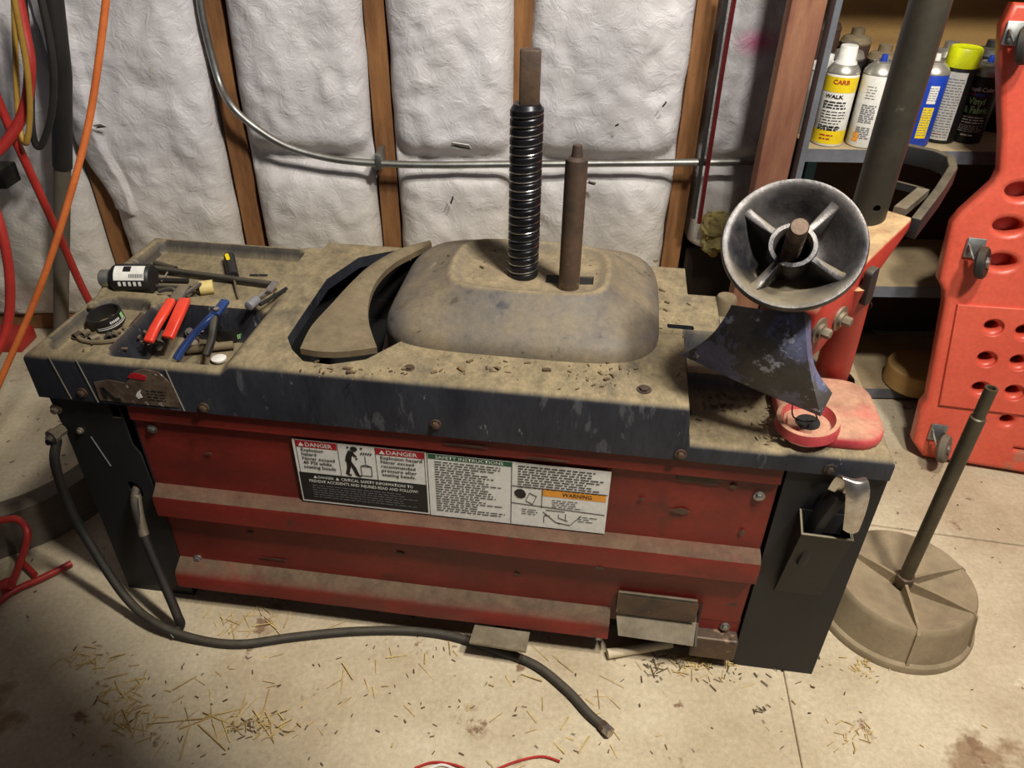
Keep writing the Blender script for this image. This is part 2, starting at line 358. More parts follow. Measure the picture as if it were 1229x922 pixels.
bm = bmesh.new()
for k in range(9):
    p = UY(868+random.uniform(-16, 14), 278+random.uniform(-18, 22), 2.0); bmesh.ops.create_icosphere(bm, subdivisions=4, radius=random.uniform(.022, .04), matrix=Matrix.Translation(p))
for v in bm.verts: v.co += Vector((noise.noise(v.co*40), noise.noise(v.co*40+Vector((9, 0, 0))), noise.noise(v.co*40+Vector((0, 9, 0)))))*.016+Vector((noise.noise(v.co*110), noise.noise(v.co*110+Vector((3, 0, 0))), noise.noise(v.co*110+Vector((0, 3, 0)))))*.007
obj('exposed_fibre', bm, fiber, wall, smooth=180, label='tuft of yellow glass fibre bursting out at the torn corner')
p = UY(850, 330, 2.03); obj('lower_framing', box((.50, 2.06, .06), (.86, 2.15, .30)), sheath, wall)
# conduit and straps
ct = thing('electrical_conduit', (-.35, 2.0, .55), 'grey galvanised conduit bent down and across the insulated wall', 'conduit')
pts = [UY(236, -40, 2.035), UY(243, 20, 2.035), UY(262, 95, 2.03)] + [UY(*q, 1.985) for q in ((278, 127), (305, 152), (345, 176), (395, 190), (450, 196), (520, 198), (620, 197), (740, 196), (830, 195), (905, 194))]
obj('tube', tube(pts, .0095, 12, 6), galv, ct)
for x in (455,):
    p = UY(x, 196, 1.985); obj('strap', box((p.x-.008, p.y-.013, p.z-.014), (p.x+.008, p.y+.068, p.z+.026)), galv, ct, bevel=.002)
# thin rods down the wall at the right
tag(obj('dark_rod', tube([UY(876, -30, 1.97), UY(858, 90, 1.97), UY(832, 262, 1.97)], .0055, 8, 6), rubber, origin=UY(858, 90, 1.97)), 'thin dark rod running down the wall, left of the maroon rod', 'rod')
tag(obj('maroon_rod', tube([UY(886, -30, 1.955), UY(866, 90, 1.955), UY(839, 268, 1.955)], .0062, 8, 6), maroon, origin=UY(866, 90, 1.955)), 'thin maroon rod running down the wall beside a darker rod', 'rod')
# post and shelving
po = UY(945, 0, 1.80)
tag(obj('timber_post', box((.566, 1.765, 0), (.640, 1.805, 2.5)), postw, origin=(.603, 1.785, 0), smooth=0, bevel=.003), 'square timber post stained with red paint beside the steel shelving', 'post')
SY = 1.74; SZ = .697
sh = thing('shelving_unit', (.95, 1.9, 0), 'dark shelving unit with grey steel edges holding spray cans', 'shelves')
obj('upright', box((.646, SY-.005, 0), (.660, SY+.030, 2.3)), greyp, sh, smooth=0, bevel=.001)
obj('side_panel', box((.646, SY+.07, 0), (.656, 2.034, 2.3)), brownb, sh, smooth=0)
def shelf(z, t=.024):
    s = obj('shelf', box((.661, SY+.004, z-t), (2.0, 2.034, z)), shelfw, sh, smooth=0, bevel=.001)
    obj('front_edge', box((.661, SY, z-t-.006), (2.0, SY+.003, z-.001)), greyp, s, smooth=0)
for z in (SZ, .352, .036, 1.18): shelf(z)
obj('back_panel', box((.661, 2.035, .05), (2.0, 2.05, .665)), brownb, sh, smooth=0)
obj('upper_back_panel', box((.661, 2.035, .70), (2.0, 2.05, .985)), tanb, sh, smooth=0, label='tan wood back panel')
obj('back_rail', box((.661, 2.00, .985), (2.0, 2.05, 1.15)), brownb, sh, smooth=0, label='dark brown rail across the back')
obj('kick_board', box((.661, SY+.03, 0), (2.0, SY+.05, .02)), dark, sh, smooth=0)
# unseen board added above the near left corner, shading the floor at lower left
lz_ = 1.42; lp0, lp1 = Vector((.50, .42, 2.5)).lerp(U(300, 925, 0), 1-lz_/2.5), Vector((.50, .42, 2.5)).lerp(U(95, 725, 0), 1-lz_/2.5); dl = (lp1-lp0).normalized(); pl_ = Vector((-dl.y, dl.x, 0)); pl_ = pl_ if pl_.y < 0 else -pl_
A_, B_ = lp0-dl*1.3, lp1+dl*1.1
struct(obj('shade_board', prism([q[:2] for q in (A_, B_, B_+pl_*2.6, A_+pl_*2.6)], lz_, lz_+.03), wood, smooth=0))
# ================================================================== THE TYRE CHANGER
mc = thing('tire_changer', MO, 'dusty red and black tyre changer standing in the middle of the concrete floor', 'tire changer')
mc.rotation_euler = (0, 0, YAW); LOCAL.add(mc.name)
FY = -.012; ZS = .487
hole_open = [(.399, .079), (.396, .18), (.394, .287), (.425, .385), (.493, .432), (.555, .437), (.60, .40), (.62, .25), (.60, .12), (.565, .068), (.544, .036), (.492, .013), (.449, .016), (.42, .045)]
hole_slot = [(1.015, .236), (1.06, .236), (1.062, .222), (1.017, .222)]
hole_post = [(1.312+.021*math.cos(t*.5236), .198+.03*math.sin(t*.5236)) for t in range(12)]
HOLES = [hole_open, hole_slot, hole_post]
def inside(p, poly):
    c = False; j = len(poly)-1
    for i in range(len(poly)):
        a, b = poly[i], poly[j]
        if (a[1] > p[1]) != (b[1] > p[1]) and p[0] < (b[0]-a[0])*(p[1]-a[1])/(b[1]-a[1])+a[0]: c = not c
        j = i
    return c
def nearest(p, poly):
    best = None
    for i in range(len(poly)):
        a = Vector(poly[i]); b = Vector(poly[(i+1) % len(poly)]); ab = b-a; t = max(0, min(1, (Vector(p)-a).dot(ab)/ab.dot(ab))); q = a+ab*t
        d = (q-Vector(p)).length
        if best is None or d < best[0]: best = (d, q)
    return best
def sdr(x, y, x0, y0, x1, y1, r):
    qx = abs(x-(x0+x1)/2)-(x1-x0)/2+r; qy = abs(y-(y0+y1)/2)-(y1-y0)/2+r
    return math.hypot(max(qx, 0), max(qy, 0))+min(max(qx, qy), 0)-r
XR, YB = 1.347, .45
def ztop(x, y):
    zl = .572+.017*sst(.185, .24, y)
    rec = lambda z, d, to, w_: z+(to-z)*sst(w_/2, -w_/2, d)
    zl = rec(zl, sdr(x, y, .010, .207, .312, .392, .015), .564, .010)
    zl = rec(zl, sdr(x, y, .008, .012, .108, .186, .032), .551, .010)
    zl = rec(zl, sdr(x, y, .122, .012, .317, .178, .018), .508, .016)
    z = zl+(.588-zl)*sst(.318, .342, x)
    zr = .552 if False else .52+.028*sst(.128, .142, y)*sst(1.20, 1.19, x)+.005*sst(1.19, 1.196, x)
    z = z+(zr-z)*sst(1.040, 1.052, x)
    if y > .20 and x > 1.0: z = max(z, .52+.068*sst(.205, .222, y)*sst(1.118, 1.105, x))
    z -= .007*sst(.012, .004, sdr(x, y, 1.0, .205, 1.095, .255, .01))*(1 if x > .99 else 0)
    yb = .41+.04*sst(.30, .345, x) if x < 1.056 else .345
    d = min(x+.012, XR-x, y-FY, yb-y); r = .011
    if d < r: z -= r-math.sqrt(max(0, r*r-(r-d)**2))
    return z
def steps(a, b, n): return [a+(b-a)*i/n for i in range(n+1)]
edge = [0, .0008, .0025, .005, .008, .011]
xs = [-.012+e for e in edge]+steps(.003, .36, 90)+steps(.366, 1.03, 150)+steps(1.033, 1.056, 14)+steps(1.06, 1.334, 62)+[XR-e for e in edge[::-1]]
ys = [FY+e for e in edge]+steps(.001, .21, 58)+steps(.2145, .334, 28)+[.345-e for e in edge[::-1]]+steps(.349, .397, 12)+[.41-e for e in edge[::-1]]+steps(.414, .437, 6)+[.45-e for e in edge[::-1]]
xs = sorted(set(round(v, 5) for v in xs)); ys = sorted(set(round(v, 5) for v in ys))
bm = bmesh.new(); vv = {}; holev = {}
def ymax(x): return .41 if x < .3449 else (.45 if x <= 1.0561 else .345)
gv = lambda i, j: vv.setdefault((i, j), None) or vv.__setitem__((i, j), bm.verts.new((xs[i], ys[j], ztop(xs[i], ys[j])))) or vv[(i, j)]
rem = set()
for i in range(len(xs)-1):
    for j in range(len(ys)-1):
        cx, cy = (xs[i]+xs[i+1])/2, (ys[j]+ys[j+1])/2
        if cy > ymax(cx): continue
        hit = next((k for k, h in enumerate(HOLES) if inside((cx, cy), h)), None)
        if hit is not None: rem.add((i, j, hit)); continue
        bm.faces.new((gv(i, j), gv(i+1, j), gv(i+1, j+1), gv(i, j+1)))
for i, j, k in rem:
    for a in (i, i+1):
        for b in (j, j+1):
            v = vv.get((a, b))
            if v: holev[v] = k
for v, k in holev.items():
    d, q = nearest(v.co.xy, HOLES[k])
    if d < .012: v.co.x, v.co.y = q
bd = [e for e in bm.edges if e.is_boundary]
r = bmesh.ops.extrude_edge_only(bm, edges=[e for e in bd if not (e.verts[0] in holev and e.verts[1] in holev)])
nv = [v for v in r['geom'] if isinstance(v, bmesh.types.BMVert)]
for v in nv: v.co.z = ZS
bd2 = [e for e in bm.edges if e.is_boundary and e.verts[0] in holev and e.verts[1] in holev]
r = bmesh.ops.extrude_edge_only(bm, edges=bd2)
for v in r['geom']:
    if isinstance(v, bmesh.types.BMVert): v.co.z -= .022
cover = obj('tray_cover', bm, plastic, mc, smooth=50, label='moulded black plastic top with tool trays, thick with dust')
for x, z0, z1 in ((.035, .49, .572), (.082, .488, .570), (.232, .488, .568)):
    obj('crease_line', bar([(x, FY-.0006, z1), (x+.012, FY-.0006, z0)], .0016, .0014, up=(0, -1, 0)), crease, cover)
for x, y in ((99, 471), (245, 489), (523, 509), (817, 545), (996, 563)):
    p = LY(x, y, FY); bolt((p.x, FY, max(p.z, .495)), (0, -1, 0), .006, .008, mc, rust)
p = L(773, 468, .588); bolt((p.x, p.y, .588), (0, 0, 1), .0075, .005, mc, rust)
p = L(491, 442, .588); bolt((p.x, p.y, .588), (0, 0, 1), .006, .004, mc, rust)
# badge with torn foil and the black letter stroke
bp = [LY(x, y, FY-.001) for x, y in ((113, 459), (130, 456), (150, 460), (158, 452), (160, 446), (172, 443), (190, 447), (200, 456), (209, 466), (214, 480), (216, 489), (168, 485), (120, 480))]
bd_ = obj('badge', prism([(q.x, q.z) for q in bp], 0, .0016, Matrix(((1, 0, 0, 0), (0, 0, -1, FY), (0, 1, 0, 0), (0, 0, 0, 1)))), badge, mc, label='torn brown foil badge')
def on_front(me, x, z, y): me.transform(Matrix(((1, 0, 0, x), (0, 0, -1, y), (0, 1, 0, z), (0, 0, 0, 1)))); return me
q = LY(121, 479, FY)
bm = bmesh.new()
for a, b in (((0, 0), (0, .022)), ((0, .022), (.017, 0)), ((.017, 0), (.026, .001))): bar([(q.x+.012+a[0], FY-.0025, q.z+.004+a[1]), (q.x+.012+b[0], FY-.0025, q.z+.004+b[1])], .006, .001, up=(0, -1, 0), bm=bm)
obj('letter_stroke', bm, inkb, bd_)
q = LY(167, 478, FY); obj('white_mark', on_front(to_mesh(prism([(0, 0), (.008, .004), (.006, .012), (.010, .02), (.002, .014), (-.003, .006)], 0, .0006)), q.x, q.z, FY-.0018), white, bd_)
q = LY(150, 452, FY); obj('red_mark', on_front(to_mesh(prism([(0, 0), (.03, -.002), (.034, .006), (.02, .01), (.008, .009)], 0, .0006)), q.x+.005, q.z, FY-.0018), inkr, bd_)
def words(x0, z0, w_, n, dz, h, bm, ragged=.8):
    for k in range(n):
        x = x0; end = x0+w_*random.uniform(ragged, 1)
        while x < end:
            l = min(random.uniform(.004, .014), end-x+.001)
            vs = [bm.verts.new((x+a*l, z0-k*dz+b*h, 0)) for a, b in ((0, 0), (1, 0), (1, 1), (0, 1))]; bm.faces.new(vs); x += l+.0022
    return bm
q = LY(176, 478, FY); stuff(obj('small_print', on_front(to_mesh(words(q.x+.004, q.z+.016, .034, 4, .006, .002, bmesh.new())), 0, 0, FY-.0022), inkb, bd_))
# legs
def hole(x, z, r1, r2, a=0):
    bm = bmesh.new(); pr = [(r1*math.cos(t*math.pi/10), r2*math.sin(t*math.pi/10)) for t in range(20)]
    return prism(pr, -.1, .1, Matrix.Translation((x, 0, z)) @ Matrix.Rotation(rad(a), 4, 'Y') @ Matrix.Rotation(rad(90), 4, 'X'), bm)
lp = [(0, .006), (.139, .008), (.139, .075), (.134, .09), (.136, .21), (.130, .22), (.130, .285), (.128, .37), (.118, .39), (.118, .486), (-.006, .486), (0, .4)]
bm = prism(lp, 0, .004, Matrix(((1, 0, 0, 0), (0, 0, 1, 0), (0, 1, 0, 0), (0, 0, 0, 1))))
ch = hole(.094, .282, .012, .020, -18); add_box(ch, (.100, -.1, .448), (.116, .1, .480))
leg = obj('left_leg', cut(bm, ch), black, mc, smooth=30, label='black sheet steel leg with slots')
bm = box((0, .004, .006), (.004, .42, .486)); add_box(bm, (.132, .004, .05), (.136, .10, .486)); add_box(bm, (.0, .0, .0), (.14, .06, .006)); obj('leg_return', bm, black, leg, smooth=0)
obj('scratch', bar([(.045, -.0006, .40), (.062, -.0006, .335)], .002, .0012, up=(0, -1, 0)), inkgrey, leg)
bolt((.001, -.001, .456), (0, -1, 0), .0065, .010, mc); bolt((.03, -.001, .412), (0, -1, 0), .004, .006, mc)
rl = obj('right_leg', box((1.203, -.003, .006), (1.349, .003, .486)), black, mc, smooth=0, label='flat black sheet steel leg with tool pocket')
bm = box((1.345, .003, .006), (1.349, .42, .486)); add_box(bm, (1.203, .003, .006), (1.207, .10, .486)); add_box(bm, (1.203, -.003, 0), (1.349, .05, .006)); obj('leg_return', bm, black, rl, smooth=0)
# pocket pouch
TL, TR = LY(960, 609, 0), LY(1018, 617, 0); FL_, FR_ = LY(962, 641, -.045), LY(1024, 649, -.045); BL, BR = LY(929, 709, -.004), LY(984, 716, -.004)
bm = bmesh.new(); T = Vector((0, 0, 0))
def quad(bm, *ps): bm.faces.new([bm.verts.new(p) for p in ps])
quad(bm, FL_, FR_, BR, BL); quad(bm, TL, FL_, BL); quad(bm, TR, BR, FR_)
bmesh.ops.remove_doubles(bm, verts=bm.verts, dist=1e-5); solid(bm, .003)
pk = obj('pocket', bm, black, mc, smooth=30, label='black open-topped tool pocket')
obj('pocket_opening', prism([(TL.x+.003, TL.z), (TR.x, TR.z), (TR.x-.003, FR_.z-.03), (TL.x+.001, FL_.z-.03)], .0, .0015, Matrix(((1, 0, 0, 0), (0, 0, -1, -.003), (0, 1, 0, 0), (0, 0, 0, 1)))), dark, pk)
obj('pocket_lip', tube([TL+Vector((0, -.004, 0)), FL_, FR_, TR+Vector((0, -.004, 0))], .0016, 6), steel, pk, label='worn bare steel lip')
# red front panel: bent profile extruded along x in three lengths
prof = [(.484, -.004), (.452, -.005), (.449, .004), (.302, .004), (.294, -.004), (.285, -.016), (.276, -.018), (.240, -.018), (.236, .003), (.112, .003), (.106, -.008), (.098, -.022), (.088, -.027), (.060, -.028), (.052, -.020), (.050, .003)]
bm = bmesh.new(); N = 60; cols = []
for i in range(N+1):
    x = .136+(1.198-.136)*i/N; cc = []
    for z, y in prof:
        dx = 0
        if i == N and .236 <= z <= .30: dx = .004
        cc.append(bm.verts.new((min(x+dx, 1.2), y+(.0012 if y < -.006 else .0003)*noise.noise(Vector((x*7, z*9, 0))), z+(.001*noise.noise(Vector((x*5, 1, z))) if y < -.01 else 0))))
    cols.append(cc)
for a, b in zip(cols, cols[1:]):
    for j in range(len(prof)-1):
        xx = a[0].co.x
        if prof[j][0] <= .112 and .966 < xx: continue          # the lower lip stops short of the pedal
        bm.faces.new((a[j], b[j], b[j+1], a[j+1]))
loose = [v for v in bm.verts if not v.link_faces]; bmesh.ops.delete(bm, geom=loose, context='VERTS')
solid(bm, .002)
rp = obj('front_panel', bm, redp, mc, smooth=35, label='red pressed steel front panel with dusty ribs')
obj('lower_rail', box((1.118, -.02, .03), (1.2, .012, .085)), rust, mc, smooth=0, bevel=.004, label='brown rusty bottom rail')
obj('corner_infill', box((.966, .004, .08), (1.2, .008, .118)), redp, rp, smooth=0)
for x, y in ((183, 514), (238, 670), (911, 595), (870, 752)):
    p = LY(x, y, .003); bolt((p.x, .002, p.z), (0, -1, 0), .006, .006, mc, galv)
# chipped paint patches
for x, y, w_, h_ in ((838, 576, .07, .018), (834, 690, .085, .020), (816, 615, .03, .012), (655, 548, .06, .004), (585, 520, .05, .01), (845, 551, .03, .006), (700, 580, .006, .012), (560, 532, .06, .004), (880, 585, .012, .008), (770, 600, .008, .006), (430, 560, .010, .006), (300, 640, .012, .006), (480, 665, .016, .006), (620, 690, .010, .008), (720, 672, .014, .007), (890, 640, .008, .012), (250, 545, .012, .006), (330, 672, .05, .004), (540, 712, .02, .006)):
    p = LY(x, y, 0); yy = .0016 if not (.236 < p.z < .29 or p.z > .45) else (-.0195 if p.z < .4 else -.0065)
    pl = [(p.x+w_/2*math.cos(t)*(1+.35*random.uniform(-1, 1)), p.z+h_/2*math.sin(t)*(1+.35*random.uniform(-1, 1))) for t in [k*math.pi/8 for k in range(16)]]
    obj('paint_chip', prism(pl, 0, .0008, Matrix(((1, 0, 0, 0), (0, 0, -1, yy), (0, 1, 0, 0), (0, 0, 0, 1)))), rust, rp, label='chip in the paint showing brown steel')
# inner carcass
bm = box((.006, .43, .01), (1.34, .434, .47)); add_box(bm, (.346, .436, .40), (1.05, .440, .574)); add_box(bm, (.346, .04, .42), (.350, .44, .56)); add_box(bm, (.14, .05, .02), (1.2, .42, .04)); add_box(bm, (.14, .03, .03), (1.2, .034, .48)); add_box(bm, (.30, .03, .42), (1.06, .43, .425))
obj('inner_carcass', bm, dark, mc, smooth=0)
bm = box((.03, .03, .486), (.315, .39, .492)); obj('inner_mount', bm, dark, mc, smooth=0)
obj('breaker_bar', bar([(.548, .29, .55), (.56, .18, .545), (.57, .10, .54)], .05, .012, up=(0, 0, 1), sm=4), rust, mc)
# safety stickers
PY = -.0006
def flat(x0, z0, x1, z1, lay=0, bm=None): return add_box(bm or bmesh.new(), (x0, PY-.0004*(lay+1), z0), (x1, PY-.0004*lay, z1))
def ft(me, x, z, lay=2): return on_front(me, x, z, PY-.0004*lay-.0003)
l1 = obj('danger_sticker', flat(.414, .303, .641, .4425), white, mc, smooth=0, label='white and black danger sticker with two red headings')
obj('black_field', flat(.4165, .307, .6385, .3705, 1), inkb, l1, smooth=0)
obj('red_heading', flat(.420, .427, .490, .4405, 1), inkr, l1, smooth=0); obj('red_heading', flat(.556, .427, .637, .4405, 1), inkr, l1, smooth=0)
for x in (.419, .491, .555, .6375): obj('panel_line', flat(x, .3705, x+.0007, .4415, 1), inkb, l1, smooth=0)
for x, w_ in ((.424, .046), (.562, .052)): obj('heading_lettering', merge([(ft(text('DANGER', .012, w_, .01), x+.012, .4295), None), (ft(to_mesh(prism([(0, 0), (.009, 0), (.0045, .008)], 0, .0003)), x, .4295), None)]), white, l1, smooth=0)
t1 = [('Explosion', .038), ('hazard', .025), ('Never exceed', .056), ('40 PSI while', .05), ('seating beads', .056)]
t2 = [('Explosion hazard', .070), ('Never exceed', .056), ('recommended', .058), ('pressure after', .060), ('seating beads.', .058)]
for x, tl in ((.4275, t1), (.5635, t2)): obj('warning_lettering', merge([(ft(text(q, .010, w_, .012), x, .4185-k*.0093), None) for k, (q, w_) in enumerate(tl)]), inkb, l1, smooth=0)
mm = [(ft(text('DANGER', .008, .028, .01), .449, .3600), None), (ft(text('CRITICAL SAFETY INFORMATION! TO', .0088, .125, .012), .490, .3600), None), (ft(text('PREVENT ACCIDENTS AND INJURIES READ AND FOLLOW!', .0088, .19, .012), .4325, .3500), None),
      (ft(to_mesh(prism([(0, 0), (.006, 0), (.003, .006)], 0, .0003)), .441, .360), None), (ft(to_mesh(prism([(0, 0), (.006, 0), (.003, .006)], 0, .0003)), .480, .360), None)]
obj('caption_lettering', merge(mm), white, l1, smooth=0)
stuff(obj('fine_print', ft(to_mesh(words(.436, .3425, .188, 6, .0053, .0014, bmesh.new(), .8)), 0, 0), inkgrey, l1, smooth=0))
# pictogram of a man over a wheel
bm = bmesh.new()
def limb(pts, w_): bar([(x, PY-.0009, z) for x, z in pts], w_, .0006, up=(0, -1, 0), bm=bm)
prism([(.519+.0062*math.cos(t*.5236), .4335+.0052*math.sin(t*.5236)) for t in range(12)], 0, .0006, Matrix(((1, 0, 0, 0), (0, 0, -1, PY-.0006), (0, 1, 0, 0), (0, 0, 0, 1))), bm)
limb([(.514, .428), (.509, .416), (.507, .405)], .010); limb([(.507, .408), (.507, .392), (.503, .377)], .006); limb([(.509, .406), (.516, .392), (.521, .376)], .006)
limb([(.514, .426), (.520, .418), (.522, .419)], .0042); limb([(.503, .376), (.510, .3755)], .003); limb([(.520, .3755), (.527, .375)], .003)
for x in (.530, .534, .538, .542, .546): limb([(x, .4235), (x+.0025, .4275)], .0022)
for x, z in ((.509, .4345), (.522, .4115), (.532, .4345)): limb([(x, z), (x, z+.003)], .003)
for a, b in (((.528, .377), (.528, .398)), ((.546, .377), (.546, .398)), ((.528, .398), (.546, .398)), ((.528, .377), (.546, .377)), ((.528, .398), (.537, .402)), ((.537, .402), (.546, .398)), ((.537, .405), (.537, .420))): limb([a, b], .0007)
obj('pictogram', bm, inkb, l1, smooth=0)
l2 = obj('instruction_sticker', flat(.6425, .302, .941, .4405), white, mc, smooth=0, label='white safety instruction sticker with green and orange headings')
obj('green_heading', flat(.644, .430, .781, .4395, 1), inkg, l2, smooth=0); obj('heading_lettering', ft(text('SAFETY INSTRUCTIONS', .009, .112, .01), .656, .4318), white, l2, smooth=0)
bm = words(.654, .4235, .118, 21, .0054, .0019, bmesh.new(), .55); words(.792, .4325, .142, 9, .0055, .0021, bm, .7); words(.850, .366, .055, 4, .0048, .0014, bm, .6); words(.800, .339, .03, 3, .005, .0014, bm, .5); words(.895, .334, .034, 3, .005, .0014, bm, .5)
stuff(obj('fine_print', ft(to_mesh(bm), 0, 0), inkb, l2, smooth=0))
obj('orange_heading', flat(.834, .374, .937, .3885, 1), inko, l2, smooth=0); obj('warning_word', ft(text('WARNING', .012, .048, .01), .866, .3768), inkb, l2, smooth=0)
bm = bmesh.new()
def ln(x0, z0, x1, z1, w_=.0008): bar([(x0, PY-.0009, z0), (x1, PY-.0009, z1)], w_, .0005, up=(0, -1, 0), bm=bm)
for a in ((.782, .304, .782, .440), (.782, .390, .939, .390), (.833, .347, .833, .390), (.782, .352, .938, .345), (.806, .359, .818, .353), (.818, .353, .824, .371), (.824, .371, .812, .377), (.812, .377, .806, .359), (.838, .314, .838, .330), (.838, .330, .848, .330), (.836, .338, .858, .317), (.858, .317, .882, .313), (.882, .313, .900, .338), (.858, .317, .866, .314), (.862, .328, .878, .322), (.862, .328, .862, .336), (.874, .325, .874, .338), (.840, .343, .872, .343)): ln(*a)
prism([(.797+.0095*math.cos(t*.7)*(1+.15*math.sin(t*5)), .374+.0105*math.sin(t*.7)) for t in range(9)], 0, .0006, Matrix(((1, 0, 0, 0), (0, 0, -1, PY-.0006), (0, 1, 0, 0), (0, 0, 0, 1))), bm)
obj('diagram', bm, inkb, l2, smooth=0)
# dome
def supell(cx, cy, hx, hy, n=64, e=3.6):
    out = []
    for k in range(n):
        t = 2*math.pi*k/n; c, s = math.cos(t), math.sin(t)
        out.append((cx+hx*math.copysign(abs(c)**(2/e), c), cy+hy*math.copysign(abs(s)**(2/e), s)))
    return out
bm = bmesh.new(); rings = []
for z, m in ((.50, 0), (.585, 0), (.592, .01), (.602, .05), (.611, .13), (.620, .27), (.630, .45), (.641, .64), (.652, .83), (.6600, .95), (.6635, 1.00), (.6640, 1.04), (.662, 1.09), (.6575, 1.16), (.654, 1.24), (.6525, 1.4), (.652, 2.0)):
    hx, hy = .232-.097*m, .198-.099*m; cx, cy = .770+.006*m, .276-.022*min(m, 1)
    hx = max(hx, .03); hy = max(hy, .02)
    rings.append([bm.verts.new((x+.002*noise.noise(Vector((x*14, y*14, z*9))), y, z+.0025*noise.noise(Vector((x*11, y*11, 2))))) for x, y in supell(cx, cy, hx, hy, e=4.6-.8*min(max(m, 0), 1))])
for a, b in zip(rings, rings[1:]):
    for j in range(64): bm.faces.new((a[j], a[(j+1) % 64], b[(j+1) % 64], b[j]))
bm.faces.new(rings[-1]); bm.faces.new(rings[0][::-1])
sl = [L(x, y, .652) for x, y in ((656, 327), (714, 331), (711, 346), (654, 341))]
ctr = sum(sl, Vector())/4
dome = obj('dome', cut(bm, box((ctr.x-.040, ctr.y-.0150, .53), (ctr.x+.040, ctr.y+.0150, .70))), domep, mc, smooth=50, label='raised dusty plastic dome under the screw')
obj('slot', box((ctr.x-.0398, ctr.y-.0148, .531), (ctr.x+.0399, ctr.y+.0149, .6505)), dark, dome, smooth=0, label='slot beside the post, filled dark for its shade')  # dark block fills the slot in place of its shade
# screw post with helical thread, flat bar on top
SX, SYY = .764, .243; bm = bmesh.new(); z0, z1 = .645, .935; nz_, na = 340, 36; pit = .0142; rr = []
for j in range(nz_+1):
    z = z0+(z1-z0)*j/nz_; row = []
    for k in range(na):
        ph = (z/pit-k/na) % 1
        r = .0258-.0016*(sst(.66, .76, ph)-sst(.92, 1.0, ph))
        if z > z1-.006: r = .0235-(z-z1+.006)*.6
        row.append(bm.verts.new((SX+r*math.cos(2*math.pi*k/na), SYY+r*math.sin(2*math.pi*k/na), z)))
    rr.append(row)
for a, b in zip(rr, rr[1:]):
    for k in range(na): bm.faces.new((a[k], a[(k+1) % na], b[(k+1) % na], b[k]))
bm.faces.new(rr[-1]); bm.faces.new(rr[0][::-1])
scp = obj('screw_post', bm, screwm, mc, smooth=45, label='oily threaded centre post')
hel = [Vector((SX+.02545*math.cos(t*math.pi/12), SYY+.02545*math.sin(t*math.pi/12), .656+pit*(t/24)-.0022)) for t in range(0, 24*19)]
obj('thread_edge', tube(hel, .0011, 5), bright, scp, smooth=60, label='bright worn thread edge')
obj('slot_plate', box((.78, .19, .53), (.92, .25, .535)), dark, mc, smooth=0)
obj('post_tang', box((-.0155, -.009, .925), (.0155, .009, 1.012), Matrix.Translation((SX+.003, SYY, 0)) @ Matrix.Rotation(rad(8), 4, 'Z')), rust, mc, bevel=.004, label='flat rusty tang on top of the post')
PX, PYY = .845, .205
obj('drive_pin', lathe([(0, .52), (.0172, .52), (.0172, .862), (.0165, .868), (.009, .872), (.0068, .889), (0, .890)], Matrix.Translation((PX, PYY, 0)), 24), rust, mc, label='rusty round pin rising from the slot')
# lower bead breaker blade
outer = [(.552, .437), (.505, .400), (.470, .325), (.455, .250), (.446, .170), (.438, .095), (.441, .030)]
inner = [(.560, .432), (.532, .388), (.505, .335), (.494, .265), (.503, .190), (.524, .125), (.552, .070)]
oc = catmull([(x, y, 0) for x, y in outer], 5); ic = catmull([(x, y, 0) for x, y in inner], 5); bm = bmesh.new(); g = []
for k, (a, b) in enumerate(zip(oc, ic)):
    s = k/(len(oc)-1); row = []
    for t in range(7):
        u = t/6; p = a.lerp(b, u)
        ext = Vector((0, -.022*math.sin(math.pi*u)*sst(.8, 1, s), 0))
        row.append(bm.verts.new((p.x, p.y+ext.y, .606+.006*math.sin(math.pi*u)-.012*s*u-.004*sst(.85, 1, s))))
    g.append(row)
for a, b in zip(g, g[1:]):
    for t in range(6): bm.faces.new((a[t], a[t+1], b[t+1], b[t]))
bmesh.ops.recalc_face_normals(bm, faces=bm.faces)
if sum(f.normal.z for f in bm.faces) < 0: bmesh.ops.reverse_faces(bm, faces=bm.faces)
r = bmesh.ops.extrude_face_region(bm, geom=bm.faces[:])
for v in r['geom']:
    if isinstance(v, bmesh.types.BMVert): v.co.z -= .011
obj('lower_breaker_shoe', bm, shoem, mc, smooth=40, label='curved dusty bead breaker blade in the opening')
# pad and collar
pad = obj('pivot_pad', prism(rrect(1.185, .004, 1.338, .165, .045, 6), .522, .548), pinkp, mc, bevel=.008, smooth=60, label='faded red pad on the right tray')
cc_ = L(974, 492, .572); cm = frame((cc_.x, cc_.y, .542), (-.10, -.06, 1))
obj('pad_collar', lathe([(.047, 0), (.045, .017), (.039, .018), (.034, .003)], cm, 40), pinkp, pad, label='round pink collar')
obj('collar_core', lathe([(0, .004), (.018, .004), (.018, .008), (0, .008)], cm, 20), dark, pad)
obj('wire', tube([L(x, y, .57) for x, y in ((951, 487), (952, 500), (965, 506), (980, 504), (978, 495))], .0012, 6, 5), dark, pad)
